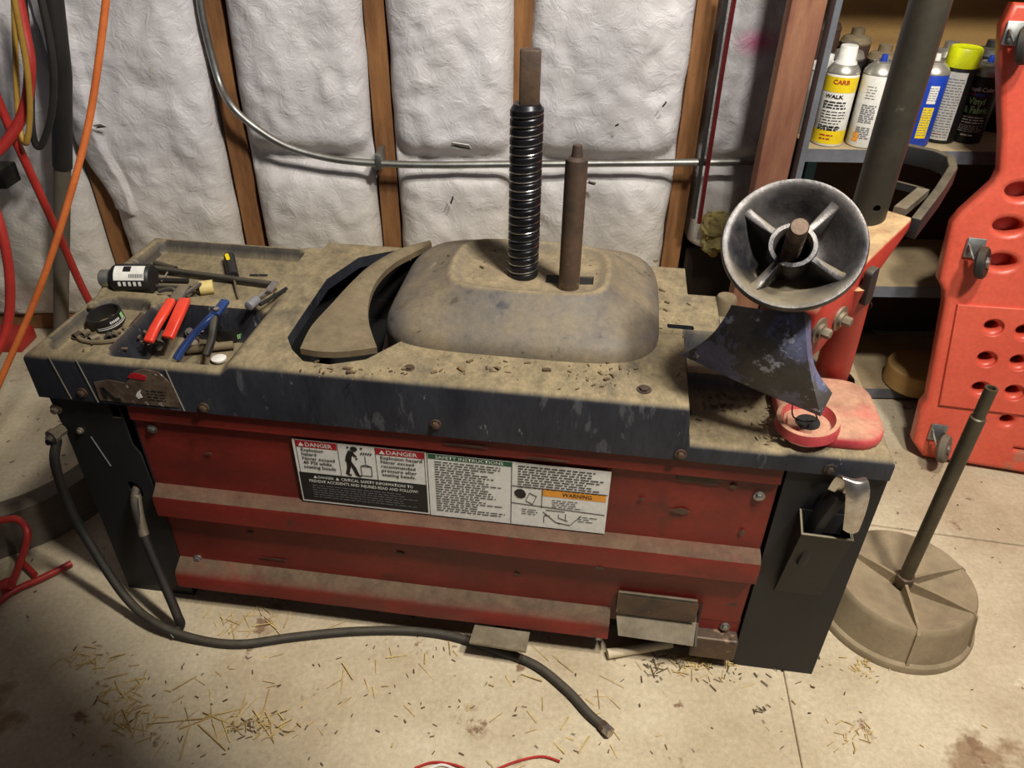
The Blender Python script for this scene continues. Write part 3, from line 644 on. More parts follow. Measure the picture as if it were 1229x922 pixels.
# post, arm, pole
obj('arm_post', tube([(1.296, .212, .49), (1.292, .195, .56), (1.268, .145, .735)], .027, 20, 4), reda, mc, label='red tube post carrying the arm')
ad = Vector((-.629, -.778, 0)).normalized(); an = Vector((-ad.y, ad.x, 0))
if an.x > 0: an = -an
R0 = Vector((1.352, .230, 0)); AL = .25; AW = .085; ASL = -.2475
def arm_pt(s, w_, z): q = R0+ad*s+an*w_; return Vector((q.x, q.y, z+ASL*s))
armp = [(-.008, .780), (-.008, .795), (.0, .800), (AL-.01, .800), (AL, .790), (AL, .706), (AL-.05, .700), (.12, .722), (.06, .752)]
bm = bmesh.new(); k = len(armp)
a = [bm.verts.new(arm_pt(s, 0, z)) for s, z in armp]; b = [bm.verts.new(arm_pt(s, AW, z)) for s, z in armp]
bm.faces.new(a); bm.faces.new(b[::-1])
for i in range(k): bm.faces.new((a[i], b[i], b[(i+1) % k], a[(i+1) % k]))
arm = obj('arm', bm, reda, mc, bevel=.010, smooth=60, label='red arm with thick dust on its top')
def arm_side(x, y): return MI @ UP(x, y, MM @ R0, (MM.to_3x3() @ -an))
for x, y in ((1007, 382), (982, 396)):
    p = arm_side(x, y); M = frame(p, -an); obj('washer', lathe([(0, -.001), (.019, -.001), (.019, .003), (.006, .003)], M, 24), steel, arm); bolt(p-an*.003, -an, .0075, .016, arm)
p = arm_side(1035, 340); M = frame(p-an*.004, -an, ad)
obj('rubber_bumper', prism(rrect(-.011, -.030, .013, .030, .008), 0, .012, M @ Matrix.Rotation(rad(8), 4, 'Z')), rubber, arm, bevel=.002, label='black rubber bumper')
p = arm_side(1031, 366); obj('ring', tube([p-an*.004+Vector((.014*math.cos(t*.45), -.004*math.sin(t*.45), .012*math.sin(t*.45))) for t in range(15)], .0011, 6), dark, arm, label='thin wire ring')
PC = L(1040, 262, .79)
pol = cut(lathe([(0, .778), (.0262, .778), (.0262, 1.62), (.024, 1.63), (0, 1.63)], Matrix.Translation((PC.x, PC.y, 0)), 40), lathe([(0, -.2), (.0055, -.2), (.0055, .2), (0, .2)], frame((PC.x+.002, PC.y-.03, .816), (0, 1, 0)), 16))
obj('cylinder_pole', pol, poleb, mc, smooth=40, label='dark grey steel pole rising from the red arm')
hp = [Vector((1.385, .570, .797)), Vector((1.418, .563, .797)), Vector((1.470, .530, .797)), Vector((1.487, .500, .797)), Vector((1.476, .450, .795)), Vector((1.425, .350, .790)), Vector((1.356, .226, .785))]
hd = obj('arm_handle', bar(hp, .015, .034, up=(0, 0, 1)), black, mc, bevel=.003, label='black flat bar handle bent behind the pole')
obj('handle_brace', bar([(1.404, .357, .797), (1.342, .262, .797)], .018, .012, up=(0, 0, 1)), steel, hd); obj('handle_brace', bar([(1.340, .405, .797), (1.404, .357, .797)], .006, .012, up=(0, 0, 1)), black, hd)
# upper breaker shoe: curved plate hung under the arm
rowT = [LY(878, 366, .055), LY(922, 372, .010), LY(965, 374, -.008)]
rowM = [LY(852, 398, .06), LY(910, 418, .004), LY(969, 432, -.014)]
rowB = [LY(817, 426, .075), LY(898, 464, .018), LY(985, 500, -.002)]
tt = [catmull(r_, 10) for r_ in (rowT, rowM, rowB)]; bm = bmesh.new(); g = []
for i in range(len(tt[0])):
    col = catmull([tt[0][i], tt[1][i], tt[2][i]], 10); g.append([bm.verts.new(q+Vector((0, -.012*math.sin(math.pi*k/20)-.0*k, 0))) for k, q in enumerate(col)])
# rounded right end
ext = catmull([LY(973, 378, -.004), LY(977, 436, -.012), LY(999, 472, .004)], 10)
g.append([bm.verts.new(q) for q in ext])
for a, b in zip(g, g[1:]):
    for t in range(20): bm.faces.new((a[t], a[t+1], b[t+1], b[t]))
solid(bm, .007)
obj('upper_breaker_shoe', bm, shoeb, mc, smooth=50, label='flared dark shoe with worn blue paint')
obj('shoe_bracket', bar([arm_pt(.23, .045, .76), LY(940, 400, .05), LY(945, 430, .03)], .05, .02, up=(0, 1, 0)), reda, mc)
# rubber stub behind the deck
p = L(868, 392, .50); obj('rubber_stop', lathe([(0, .44), (.02, .44), (.02, .555), (.017, .560), (0, .560)], Matrix.Translation((1.135, .395, 0)), 24), shoem, mc, label='dusty round stop behind the deck')
# pedals
def pedal(fl, fr, zb, depth, back):
    pass
zt = .100; b0, b1 = Vector((.978, -.006, .112)), Vector((1.122, -.006, .110))
f0, f1 = L(742, 763, .080), L(832, 776, .080); bm = bmesh.new()
quad(bm, Vector((b0.x, b0.y, .166)), Vector((b1.x-.006, b1.y, .166)), b1, b0); quad(bm, b0, b1, f1, f0)
bmesh.ops.remove_doubles(bm, verts=bm.verts, dist=1e-5); solid(bm, .005)
pd = obj('foot_pedal', bm, steel, mc, smooth=30, label='bent steel foot pedal below the red panel')
bm = bmesh.new(); quad(bm, Vector((b1.x, b1.y, .166)), b1, f1+Vector((.002, 0, 0)), f1+Vector((.002, .006, -.012)), Vector((b1.x+.004, .02, .05))); solid(bm, .004)
obj('pedal_side', bm, black, pd, smooth=0)
obj('pedal_back', box((b0.x+.002, -.0125, .117), (b1.x-.004, -.0115, .166)), rust, pd, smooth=0)  # darker plate over the upright half of the pedal
q = [L(x, y, .048) for x, y in ((570, 752), (636, 761), (631, 784), (563, 773))]; bm = bmesh.new(); quad(bm, *q); solid(bm, .005)
sp = obj('small_pedal', bm, steel, mc, smooth=0, label='small flat steel pedal over the hose'); obj('pedal_bar', bar([(q[0]+q[1])/2+Vector((0, -.004, -.009)), (q[0]+q[1])/2+Vector((0, .16, -.009))], .03, .004, up=(0, 0, 1)), black, sp)
# bent lever from the left leg
lv = [(.092, .06, .30), (.094, -.004, .274), (.104, -.03, .225), (.128, -.055, .14), (.150, -.075, .075), (.160, -.085, .045), (.163, -.088, .026), (.158, -.097, .016)]
lo = obj('lever', tube([(.092, .06, .30)]+lv[1:], .0085, 12, 6), black, mc, label='bent black lever out of the left leg slot')
obj('lever_tube', tube([lv[1], (.101, -.022, .24), (.110, -.037, .206)], .0092, 12, 4), steel, lo, label='bare steel stretch of the lever'); obj('lever_tip', tube([lv[-1], (.150, -.106, .014)], .007, 12), chrome, lo, label='bright worn tip')
# ================================================================== CENTRING CONE
dc = LY(952, 294, .0); dw = MM @ dc
tc_ = (EYE-dw); hz = Vector((tc_.x, tc_.y, 0)).normalized(); ax = (hz*math.cos(rad(46))+Vector((0, 0, 1))*math.sin(rad(46))).normalized()
DR = 84*(dw-EYE).dot(_f)/FPX; DM = frame(dw, ax, _r2)
cone = thing('centering_cone', dw, 'round ribbed cast iron centring cone resting on the red arm', 'cone')
obj('bowl', lathe([(DR*.965, -.006), (DR, -.002), (DR, .004), (DR*.98, .008), (DR*.92, .008), (DR*.86, .004), (DR*.78, -.006), (DR*.64, -.026), (DR*.52, -.042), (DR*.42, -.048), (DR*.33, -.048), (DR*.33, -.056), (DR*.45, -.057), (DR*.62, -.042), (DR*.78, -.018), (DR*.90, -.006)], DM, 64, close=True), iron, cone, smooth=60)
HR = DR*.345
obj('hub_floor', lathe([(0, -.052), (HR*.8, -.052), (HR*.8, -.055), (0, -.055)], DM, 24), dark, cone)
obj('hub', lathe([(HR, -.060), (HR, -.006), (HR*.97, .0), (HR*.80, .0), (HR*.74, -.004), (HR*.72, -.058)], DM, 40, close=True), iron, cone, label='worn hub ring')
for a_ in (42, 135, 225, 318):
    d_ = Vector((math.cos(rad(a_)), math.sin(rad(a_)), 0)); p_ = Vector((-d_.y, d_.x, 0)); bm = bmesh.new(); rw = []
    for s, zt_, zb_ in ((HR*.95, -.002, -.056), (HR*1.5, -.003, -.048), (DR*.75, -.002, -.03), (DR*.93, .004, -.004)):
        q = d_*s; wd = .0052+.0045*(s/DR)
        rw.append([bm.verts.new(DM @ (q+p_*wd+Vector((0, 0, zb_)))), bm.verts.new(DM @ (q+p_*wd*.7+Vector((0, 0, zt_)))), bm.verts.new(DM @ (q-p_*wd*.7+Vector((0, 0, zt_)))), bm.verts.new(DM @ (q-p_*wd+Vector((0, 0, zb_))))])
    for a, b in zip(rw, rw[1:]):
        for t in range(4): bm.faces.new((a[t], a[(t+1) % 4], b[(t+1) % 4], b[t]))
    bm.faces.new(rw[0]); bm.faces.new(rw[-1][::-1]); obj('rib', bm, iron, cone, bevel=.0015)
pr = [(0, -.075), (.0118, -.075)]; z = -.06
while z < .036: pr += [(.0118, z), (.0100, z+.0022)]; z += .0044
pr += [(.0112, .040), (.0112, .070), (.0098, .073), (0, .073)]
obj('threaded_stud', lathe(pr, DM @ Matrix.Rotation(rad(6), 4, 'X'), 24), rust, cone, smooth=50, label='rusty threaded stud standing in the hub')
# ================================================================== AIR HOSE, TYRE IRON, STICK
ho = thing('air_hose', G(-.002, -.05, .41), 'black air hose drooping from the left leg along the floor', 'hose')
def F(x, y, z): return U(x, y, z)
hpts = [G(-.002, -.002, .412), G(-.010, -.030, .408), F(68, 528, .40), F(66, 556, .36), F(82, 605, .25), F(103, 645, .17), F(150, 716, .055), F(190, 750, .026), F(240, 768, .0090), F(290, 773, .0086), F(350, 765, .0086), F(420, 758, .0086), F(490, 757, .0086), F(540, 763, .0086), F(585, 777, .0086), F(640, 797, .0086), F(680, 828, .0086), F(706, 856, .0086), F(722, 870, .0090)]
obj('rubber_tube', tube(hpts, .0082, 14, 8), rubber, ho)
obj('brass_fitting', lathe([(0, 0), (.010, 0), (.010, .016), (.0125, .016), (.0125, .026), (0, .026)], frame(G(-.002, -.001, .412), MM.to_3x3() @ Vector((-.25, -1, 0))), 8), steel, ho, label='dull brass fitting')
e0, e1 = hpts[-1], F(733, 880, .012); obj('hose_coupling', tube([e0, e0.lerp(e1, .5)], .0098, 8), rust, ho); obj('coupling_nut', tube([e0.lerp(e1, .45), e1], .0105, 6), chrome, ho, label='bright hex coupling at the hose end')
ti = thing('tire_iron', G(1.29, -.03, .35), 'worn chrome tyre iron hooked out of the black pocket', 'tire iron')
sh0 = [G(*MIp) for MIp in ((1.255, -.018, .31), (1.262, -.022, .40), (1.277, -.026, .468))]
obj('shank', bar(sh0, .016, .030, up=(0, 1, 0), sm=4), black, ti, bevel=.003)
sp_ = [G(1.277, -.026, .470), G(1.282, -.034, .503), G(1.287, -.048, .508), G(1.293, -.056, .488), G(1.298, -.058, .452), G(1.301, -.058, .417)]
bm = bmesh.new(); pts_ = catmull(sp_, 6); rows = []
for i, p in enumerate(pts_):
    t = i/(len(pts_)-1); hw = .014+.005*math.sin(math.pi*t)-.003*t
    rows.append([bm.verts.new(p+MX*(hw*u)-MY*(-.006*u*u)) for u in (-1, -.6, -.2, .2, .6, 1)])
for a, b in zip(rows, rows[1:]):
    for t in range(5): bm.faces.new((a[t], a[t+1], b[t+1], b[t]))
solid(bm, .004); obj('spoon', bm, chrome, ti, smooth=60, label='worn chrome spoon end')
s0, s1 = F(729, 785, .012), F(806, 772, .012)
tag(obj('wooden_stick', tube([s0, s1], .0095, 10), cream_l, origin=(s0+s1)/2), 'pale stub of pipe lying on the floor under the foot pedal', 'pipe')
# ================================================================== THINGS ON THE TRAYS
def LT(x, y, z): return U(x, y, z)
ZR, ZSM, ZD = .564, .551, .508
# bottle lying on its side
b0 = LT(184, 334, ZR+.027); b1 = LT(128, 334, ZR+.027)
axb = Vector((b1.x-b0.x, b1.y-b0.y, 0)).normalized(); bo = thing('bottle', b0, 'black and white labelled bottle lying on its side in the rear tray', 'bottle'); BM_ = frame(b0, axb, (0, 0, 1))
obj('body', lathe([(0, 0), (.024, 0), (.0265, .003), (.0265, .062), (.024, .068), (.017, .074), (.014, .076)], BM_, 32), inkb, bo); obj('screw_cap', lathe([(.014, .076), (.016, .077), (.016, .092), (.014, .094), (0, .094)], BM_, 24), galv, bo, label='grey metal screw cap')
def wrap(w0, w1, z0, z1, r, M, bm=None, n=8, t=.0004):
    bm = bm or bmesh.new(); nv = []
    A = [[bm.verts.new(M @ Vector(((r+t)*math.cos(w0+(w1-w0)*k/n), (r+t)*math.sin(w0+(w1-w0)*k/n), z))) for k in range(n+1)] for z in (z0, z1)]
    for k in range(n): bm.faces.new((A[0][k], A[0][k+1], A[1][k+1], A[1][k]))
    return bm
# find the side of the bottle facing the camera and up
vc = (BM_.inverted() @ EYE); ac = math.atan2(vc.y, vc.x)
obj('white_label', wrap(ac-.15, ac+.95, .006, .060, .0265, BM_), white, bo, label='white printed label'); bm = bmesh.new()
for k in range(11): wrap(ac+.02, ac+.28, .008+k*.0023, .0092+k*.0023, .0265, BM_, bm, 3, .0007)
wrap(ac+.45, ac+.9, .030, .044, .0265, BM_, bm, 3, .0007)
stuff(obj('barcode', bm, inkb, bo)); bm = bmesh.new()
for k in range(5): wrap(ac-.55+.0*k, ac-.25, .012+k*.009, .017+k*.009, .0265, BM_, bm, 3, .0006)
stuff(obj('label_print', bm, white, bo))
def rod(name, a, b, r, m, label, cat, n=10, sm=0, pts=None):
    o = obj(name, tube(pts or [a, b], r, n, sm), m, origin=(Vector(a)+Vector(b))/2); return tag(o, label, cat)
a, b = LT(178, 321, ZR+.012), LT(325, 341, ZR+.010)
rod('pry_bar', a, b, .0058, rubber, 'long dark pry bar lying across the rear tray', 'pry bar')
a, b = LT(186, 316, ZR+.008), LT(211, 323, ZR+.008); rod('round_file', a, b, .006, rubber, 'short black round bar behind the long pry bar', 'bar')
# screwdriver
a, b = LT(275, 308, ZR+.013), LT(280, 332, ZR+.011); c = LT(286, 357, ZR+.006)
sd = thing('screwdriver', b, 'small screwdriver with black and yellow handle on the rear tray', 'screwdriver'); obj('blade', tube([b, c], .0022, 8), steel, sd)
dv = (b-a); hd_ = obj('handle', tube([a, a+dv*.12, a+dv*.5, a+dv*.8, b], .0105, 10, 4, scales=None), inkb, sd)
FRM = frame(a+dv*.25+_f*-.0085+Vector((0, 0, .005)), Vector((0, -.5, .86)), dv); obj('grip_inset', prism(rrect(-.010, -.0035, .006, .0035, .003), 0, .003, FRM), yellow, hd_, label='yellow grip inset'); obj('grip_inset', prism(rrect(.010, -.003, .020, .003, .0028), 0, .003, FRM), yellow, hd_, label='yellow grip inset')
# file handle with cream cap
a, b = LT(188, 344, ZR+.010), LT(240, 346, ZR+.012); c = LT(256, 344, ZR+.012)
gb = thing('brush_tool', b, 'thin black tool with a cream plastic collar on the rear tray', 'tool'); obj('shaft', tube([a, b], .0042, 8), rubber, gb); obj('collar', tube([b, c], .013, 18), cream, gb, label='cream plastic collar')
a, b = LT(186, 336, ZR+.006), LT(226, 337, ZR+.006); rod('putty_blade', a, b, .0045, dark, 'short black blade lying beside the bottle', 'blade')
a, b = LT(194, 338, ZR+.006), LT(201, 327, ZR+.012); rod('steel_pin', a, b, .002, chrome, 'thin bright steel pin beside the bottle', 'pin')
for k, (x, y) in enumerate(((305, 331), (316, 331))):
    p = LT(x, y, ZR); tag(obj('tray_slot', box((p.x-.008, p.y-.003, ZR+.0005), (p.x+.008, p.y+.003, ZR+.002)), dark, origin=p), ('dark flat clip on the rear tray, left of two', 'dark flat clip on the rear tray, right of two')[k], 'clip')
# air chuck
a, b = LT(298, 368, .594), LT(313, 356, .594)
ac_ = thing('air_chuck', b, 'grey and chrome air chuck with lever on the tray corner', 'air chuck'); obj('head', tube([a, a.lerp(b, .7)], .0085, 16), inkgrey, ac_, bevel=.002); obj('body', tube([a.lerp(b, .5), b, LT(330, 346, .597)], .0052, 10), chrome, ac_)
obj('lever', bar([LT(322, 350, .605), LT(331, 338, .612)], .012, .004), chrome, ac_); obj('stem', tube([LT(312, 366, .592), LT(344, 346, .595)], .0032, 8), dark, ac_)
# tape ring in the small tray
p = LT(131, 389, ZSM+.004); tr = thing('tape_roll', p, 'black tape roll standing in the small front tray', 'tape roll')
TM = frame(p+Vector((0, 0, .002)), Vector((-.12, -.10, 1)))
obj('roll', lathe([(.0285, 0), (.0285, .022), (.0255, .022), (.0255, 0)], TM, 40, close=True), inkb, tr)
vc = TM.inverted() @ EYE; ac = math.atan2(vc.y, vc.x); bm = bmesh.new(); wrap(ac-.8, ac+1.2, .004, .0055, .0285, TM, bm); wrap(ac-.8, ac+1.2, .0075, .0085, .0285, TM, bm)
for k in range(6): wrap(ac+.05+k*.11, ac+.12+k*.11, .0115, .016, .0285, TM, bm, 2)
stuff(obj('print', bm, blue if False else white, tr)); obj('colour_patch', wrap(ac+.85, ac+1.15, .009, .019, .0285, TM), lgreen, tr)
# loop of tubing and sockets
p = LT(123, 402, ZSM+.004); lp_ = [p+Vector((.040*math.cos(t), .024*math.sin(t), 0)) for t in [rad(170+k*18) for k in range(10)]]
tag(obj('tubing_loop', tube(lp_, .004, 8, 3), shoem, origin=p), 'dusty bent tube curving round the small tray', 'tube')
socks = [((88, 392), 'small steel socket at the left end of the socket row'), ((96, 400), 'small steel socket second from left in the row'), ((106, 398), 'small steel socket lying just below the tape roll'), ((117, 404), 'wide steel socket in front of the tape roll'), ((131, 402), 'dark steel socket right of the wide one'), ((138, 400), 'short steel socket at the right of the socket row')]
for k, ((x, y), lb) in enumerate(socks):
    p = LT(x, y, ZSM+.006); d = Vector((random.uniform(-.6, .6), -1, .1)).normalized(); r_ = (.0055, .005, .0055, .0068, .006, .006)[k]
    tag(obj('socket', lathe([(0, 0), (r_, 0), (r_, .015), (r_*.7, .015), (r_*.7, .006), (0, .006)], frame(p, d), 14), (steel, rust, steel, steel, rubber, steel)[k], origin=p), lb, 'socket', 'sockets in the small tray')
a, b = LT(147, 412, ZSM+.006), LT(160, 390, ZSM+.009); bb = thing('step_bit', a, 'ringed steel bit lying along the small tray', 'drill bit')
for k in range(5): obj('ring', tube([a.lerp(b, k*.2), a.lerp(b, k*.2+.17)], .006-.0003*k, 12), (steel if k % 2 else rust), bb)
obj('shank', tube([b, LT(171, 378, ZSM+.012)], .005, 10), rust, bb)
p = LT(109, 368, .577); tag(obj('small_ball', lathe([(0, -.006), (.004, -.0045), (.006, 0), (.004, .0045), (0, .006)], Matrix.Translation(p), 14), shoem, origin=p), 'dusty round pellet beside the tape roll', 'ball')
# red handled pliers
rpz = thing('red_pliers', LT(205, 385, .58), 'pliers with two red rubber grips across the deep tray', 'pliers')
def grip(ps, w_, h_, m, name, par, z=None): return obj(name, bar(ps, w_, h_, up=(0, 0, 1), sm=5), m, par, bevel=.0035, smooth=60)
grip([LT(206, 360, .590), LT(196, 377, .585), LT(186, 394, .572), LT(178, 411, .560)], .017, .011, redgrip, 'grip', rpz); grip([LT(222, 360, .590), LT(214, 378, .585), LT(206, 396, .570), LT(201, 406, .562)], .019, .011, redgrip, 'grip', rpz)
grip([LT(210, 362, .590), LT(216, 352, .592), LT(222, 344, .592)], .024, .009, iron, 'jaw', rpz); grip([LT(214, 352, .592), LT(205, 347, .590), LT(190, 350, .582)], .009, .007, iron, 'jaw', rpz); grip([LT(213, 358, .592), LT(230, 348, .590), LT(240, 340, .588)], .010, .007, iron, 'jaw', rpz)
obj('spring_stop', tube([LT(199, 400, .556), LT(192, 412, .548)], .009, 12), rubber, rpz)
# blue handled cutters
bp_ = thing('blue_pliers', LT(255, 385, .57), 'cutters with one blue and one black grip in the deep tray', 'pliers')
grip([LT(259, 375, .590), LT(248, 386, .585), LT(232, 402, .565), LT(217, 422, .545), LT(211, 432, .535)], .011, .010, bluegrip, 'blue_grip', bp_); grip([LT(258, 378, .588), LT(256, 392, .578), LT(254, 408, .560), LT(247, 428, .538)], .012, .011, rubber, 'black_grip', bp_)
grip([LT(258, 378, .592), LT(264, 370, .596), LT(271, 361, .600)], .015, .009, bluegrip, 'jaw', bp_); obj('pivot', lathe([(0, 0), (.005, 0), (.005, .003), (0, .004)], Matrix.Translation(LT(260, 372, .599)), 12), chrome, bp_)
# tin lid in the deep tray
p = LT(279, 402, ZD+.002); tn = thing('round_tin', p, 'black open tin of bits in the deep tray', 'tin'); obj('wall', lathe([(0, 0), (.029, 0), (.030, .002), (.030, .026), (.028, .026), (.028, .002), (0, .002)], Matrix.Translation(p), 36), inkb, tn)
for k in range(5): a_ = k*1.3; q = p+Vector((.013*math.cos(a_), .013*math.sin(a_), .008+k*.002)); obj('scrap', bar([q-Vector((.012, .003*k-.006, 0)), q+Vector((.012, .004, .003))], .007, .003), (steel, rust, leaf, steel, leaf)[k], tn)
vc = p-EYE; ac = math.atan2(-vc.y, -vc.x); bm = bmesh.new()
for k in range(4): wrap(ac+.25+k*.1, ac+.31+k*.1, .006, .015, .030, Matrix.Translation(p), bm, 2)
stuff(obj('print', bm, lgreen, tn))
a, b = LT(224, 420, ZD+.012), LT(280, 414, ZD+.010); rod('wooden_dowel', a, b, .0075, shoem, 'dusty wooden dowel at the front of the deep tray', 'dowel')
p = LT(263, 432, ZD+.004); tag(obj('white_cap', lathe([(0, 0), (.012, 0), (.013, .004), (.009, .006), (0, .006)], Matrix.Translation(p), 20), white, origin=p), 'flat white cap in the front corner of the deep tray', 'cap')
for k, (x, y, m) in enumerate(((228, 400, rubber), (237, 409, rust), (231, 414, steel), (241, 398, iron))):
    p = LT(x, y, ZD+.008); tag(obj('loose_fitting', lathe([(0, 0), (.0085, 0), (.0085, .009), (.005, .009), (.005, .016), (0, .016)], frame(p, (random.uniform(-.8, .8), -.6, .6)), 10), m, origin=p), ('black round fitting under the blue pliers', 'rusty fitting between the blue pliers and wooden dowel', 'small steel fitting beside the wooden dowel', 'dark iron fitting behind the blue pliers')[k], 'fitting')
# ================================================================== SPRAY CANS
CR = .0350
def can(x, y, name, label, H, mat, top, cap=None, group='spray cans at the shelf front', fwd=.0):
    p = U(x, y, SZ+.0008); p += Vector((p.x, p.y, 0)).normalized()*CR; p.y = max(p.y, SY+CR+.004); M = Matrix.Translation(p)
    t = thing(name, p, label, 'spray can', group); b = obj('body', lathe([(0, .004), (CR*.8, .0), (CR*.97, .001), (CR, .004), (CR, H), (CR*.97, H+.003)], M, 40), mat, t)
    obj('shoulder', lathe([(CR*.97, H+.002), (CR*1.01, H+.004), (CR*.99, H+.008), (CR*.80, H+.018), (CR*.58, H+.024), (CR*.52, H+.026), (CR*.52, H+.030), (CR*.42, H+.030), (CR*.40, H+.026), (0, H+.026)], M, 40), top, t)
    v = EYE-p; return t, b, M, math.atan2(v.y, v.x), p
def nozzle(t, M, H, m, r=.007, h=.018): obj('nozzle', lathe([(0, H+.024), (r, H+.024), (r, H+.024+h*.6), (r*.8, H+.024+h), (0, H+.024+h)], M, 16), m, t, label='coloured spray nozzle')
def curved(me, ang, z, M, r=CR, lay=.0012):          # bend flat lettering round the can, left edge at angle ang
    for v in me.vertices:
        a = ang+v.co.x/r; v.co = M @ Vector(((r+lay)*math.cos(a), (r+lay)*math.sin(a), z+v.co.y))
    return me
def cwords(a0, w_, z, n, dz, h, M, bm=None, rag=.8, lay=.0012, r=CR): return curved(to_mesh(words(0, 0, w_, n, dz, h, bmesh.new(), rag)), a0, z, M, r, lay)
HB = .152
t, b, M, ac, p = can(990, 176, 'spray_can', 'white and yellow carburettor cleaner can with white cap, leftmost on the shelf', HB, white, silver)
obj('cap', lathe([(.024, HB+.018), (.024, HB+.024), (.019, HB+.030), (.0185, HB+.056), (.017, HB+.058), (0, HB+.058)], M, 28), white, t, label='white cap')
obj('yellow_band', wrap(0, 2*math.pi, HB-.034, HB-.002, CR, M, None, 48), yellow, b); obj('yellow_base', wrap(0, 2*math.pi, .006, .036, CR, M, None, 48), yellow, b)
obj('red_lettering', merge([(curved(text('CARB', .013, .034, .02), ac-.42, HB-.016, M), None), (cwords(ac-.5, .03, .024, 2, .008, .003, M), None)]), inkr, b); obj('title', curved(text('WALK', .011, .040, .03), ac-.75, HB-.046, M), inkb, b)
stuff(obj('print', merge([(cwords(ac-.75, .05, HB-.056, 3, .006, .003, M), None), (cwords(ac-.8, .056, HB-.076, 7, .0062, .0018, M), None), (cwords(ac-.8, .05, .042, 2, .006, .0022, M), None)]), inkb, b))
t, b, M, ac, p = can(1033, 179, 'spray_can', 'plain white can with grey small print and blue nozzle, left of the pole', HB, white, silver); nozzle(t, M, HB, blue)
stuff(obj('print', merge([(cwords(ac-.55, .03, HB-.06, 9, .0045, .0024, M, None, .9), None), (cwords(ac-.55, .03, HB-.108, 6, .0045, .0024, M, None, .9), None), (cwords(ac-.5, .02, HB-.02, 5, .006, .0012, M), None)]), inkgrey, b)); obj('picture', wrap(ac-.65, ac-.3, .014, .034, CR, M, None, 4, .001), inko, b)
t, b, M, ac, p = can(1092, 176, 'spray_can', 'blue can with yellow panel standing half behind the dark pole', HB, blue, silver)
obj('yellow_panel', wrap(ac+.1, ac+.75, .02, .088, CR, M, None, 8, .0006), yellow, b); obj('white_panel', wrap(ac+.15, ac+.7, .096, .134, CR, M, None, 8, .0006), white, b)
stuff(obj('print', merge([(cwords(ac+.16, .019, .128, 6, .005, .0014, M), None), (cwords(ac+.14, .020, .082, 11, .0055, .0014, M), None)]), inkgrey, b)); nozzle(t, M, HB, white)
t, b, M, ac, p = can(1123, 172, 'spray_can', 'black can with white label and fluorescent yellow cap', HB+.012, inkb, silver)
obj('cap', lathe([(.036, HB+.012), (.0365, HB+.014), (.034, HB+.048), (.031, HB+.052), (.020, HB+.050), (0, HB+.050)], M, 36), neon, t, label='fluorescent yellow cap'); obj('white_label', wrap(ac-.55, ac+.6, .008, HB+.004, CR, M, None, 12, .0006), white, b)
stuff(obj('print', merge([(cwords(ac-.45, .034, HB-.012, 22, .006, .0018, M, None, .85), None)]), inkgrey, b)); obj('red_print', cwords(ac-.4, .02, .02, 1, .004, .002, M), inkr, b)
t, b, M, ac, p = can(1155, 172, 'spray_can', 'black vinyl paint can with green and white lettering, rightmost on the shelf', HB-.008, inkb, silver); nozzle(t, M, HB-.008, blue)
obj('brand_lettering', curved(text('Dupli-Color', .0125, .056, .012), ac-.72, HB-.036, M), white, b); obj('green_lettering', merge([(curved(text('Vinyl', .020, .034, .02), ac-.5, HB-.064, M), None), (curved(text('& Fabric', .020, .050, .02), ac-.62, HB-.083, M), None)]), lgreen, b)
obj('swoosh', wrap(ac-.3, ac+.4, HB-.046, HB-.041, CR, M, None, 6, .001), blue, b); obj('swoosh_red', wrap(ac-.7, ac-.2, HB-.045, HB-.042, CR, M, None, 6, .001), inkr, b)
stuff(obj('print', merge([(cwords(ac-.5, .045, HB-.094, 3, .006, .0025, M), None), (cwords(ac-.6, .05, HB-.112, 4, .0042, .0012, M), None), (cwords(ac-.3, .026, HB-.134, 1, .004, .003, M), None)]), white, b))
# back row of old cans and bottles
back = [(.705, 1.87, .17, 'pale can with white cap behind the carburettor cleaner', white, white), (.765, 1.90, .19, 'dark old can with worn silver top, behind the two white cans', rubber, silver), (.85, 1.91, .185, 'dark old can with dusty brown top, just left of the pole', rubber, shoem), (.93, 1.92, .20, 'dark old can with dusty brown top, behind the pole', inkb, shoem), (1.01, 1.93, .19, 'dark old can with silver top, behind the blue can', rubber, silver), (1.09, 1.90, .20, 'black old can with black top, behind the yellow cap', inkb, rubber), (1.165, 1.92, .185, 'dark old can with brown top, behind the vinyl paint can', rubber, shoem), (.73, 1.985, .235, 'tall brown jar at the back of the top shelf', brownb, brownb), (.81, 1.99, .205, 'squat dark jar with a metal lid behind the old cans', brownb, shoem)]
for x, y, h, lb, m, m2 in back:
    t = thing('paint_can', (x, y, SZ+.0008), lb, 'can', 'old cans in the back row'); M = Matrix.Translation((x, y, SZ+.0008))
    obj('body', lathe([(0, 0), (.034, 0), (.035, .003), (.035, h-.03), (0, h-.03)], M, 28), m, t); obj('top', lathe([(.035, h-.03), (.036, h-.026), (.030, h-.014), (.016, h-.010), (.015, h+.004), (0, h+.006)], M, 24), m2, t)
p = UY(962, 200, SY+.08); tag(obj('teal_box', box((.69, SY+.06, .346), (.715, SY+.16, .66)), teal, origin=(.70, SY+.11, .346), smooth=0, bevel=.002), 'narrow teal box standing on the middle shelf behind the post', 'box')
p = U(1096, 474, .05); wd = thing('wooden_disc', (1.115, SY+.01, .037), 'round pale wooden puck on the lowest shelf beside the creeper', 'wooden disc'); obj('block', lathe([(0, 0), (.074, 0), (.078, .004), (.078, .058), (.074, .062), (0, .062)], Matrix.Translation((1.115, SY+.03, .037)), 48), tanb, wd)
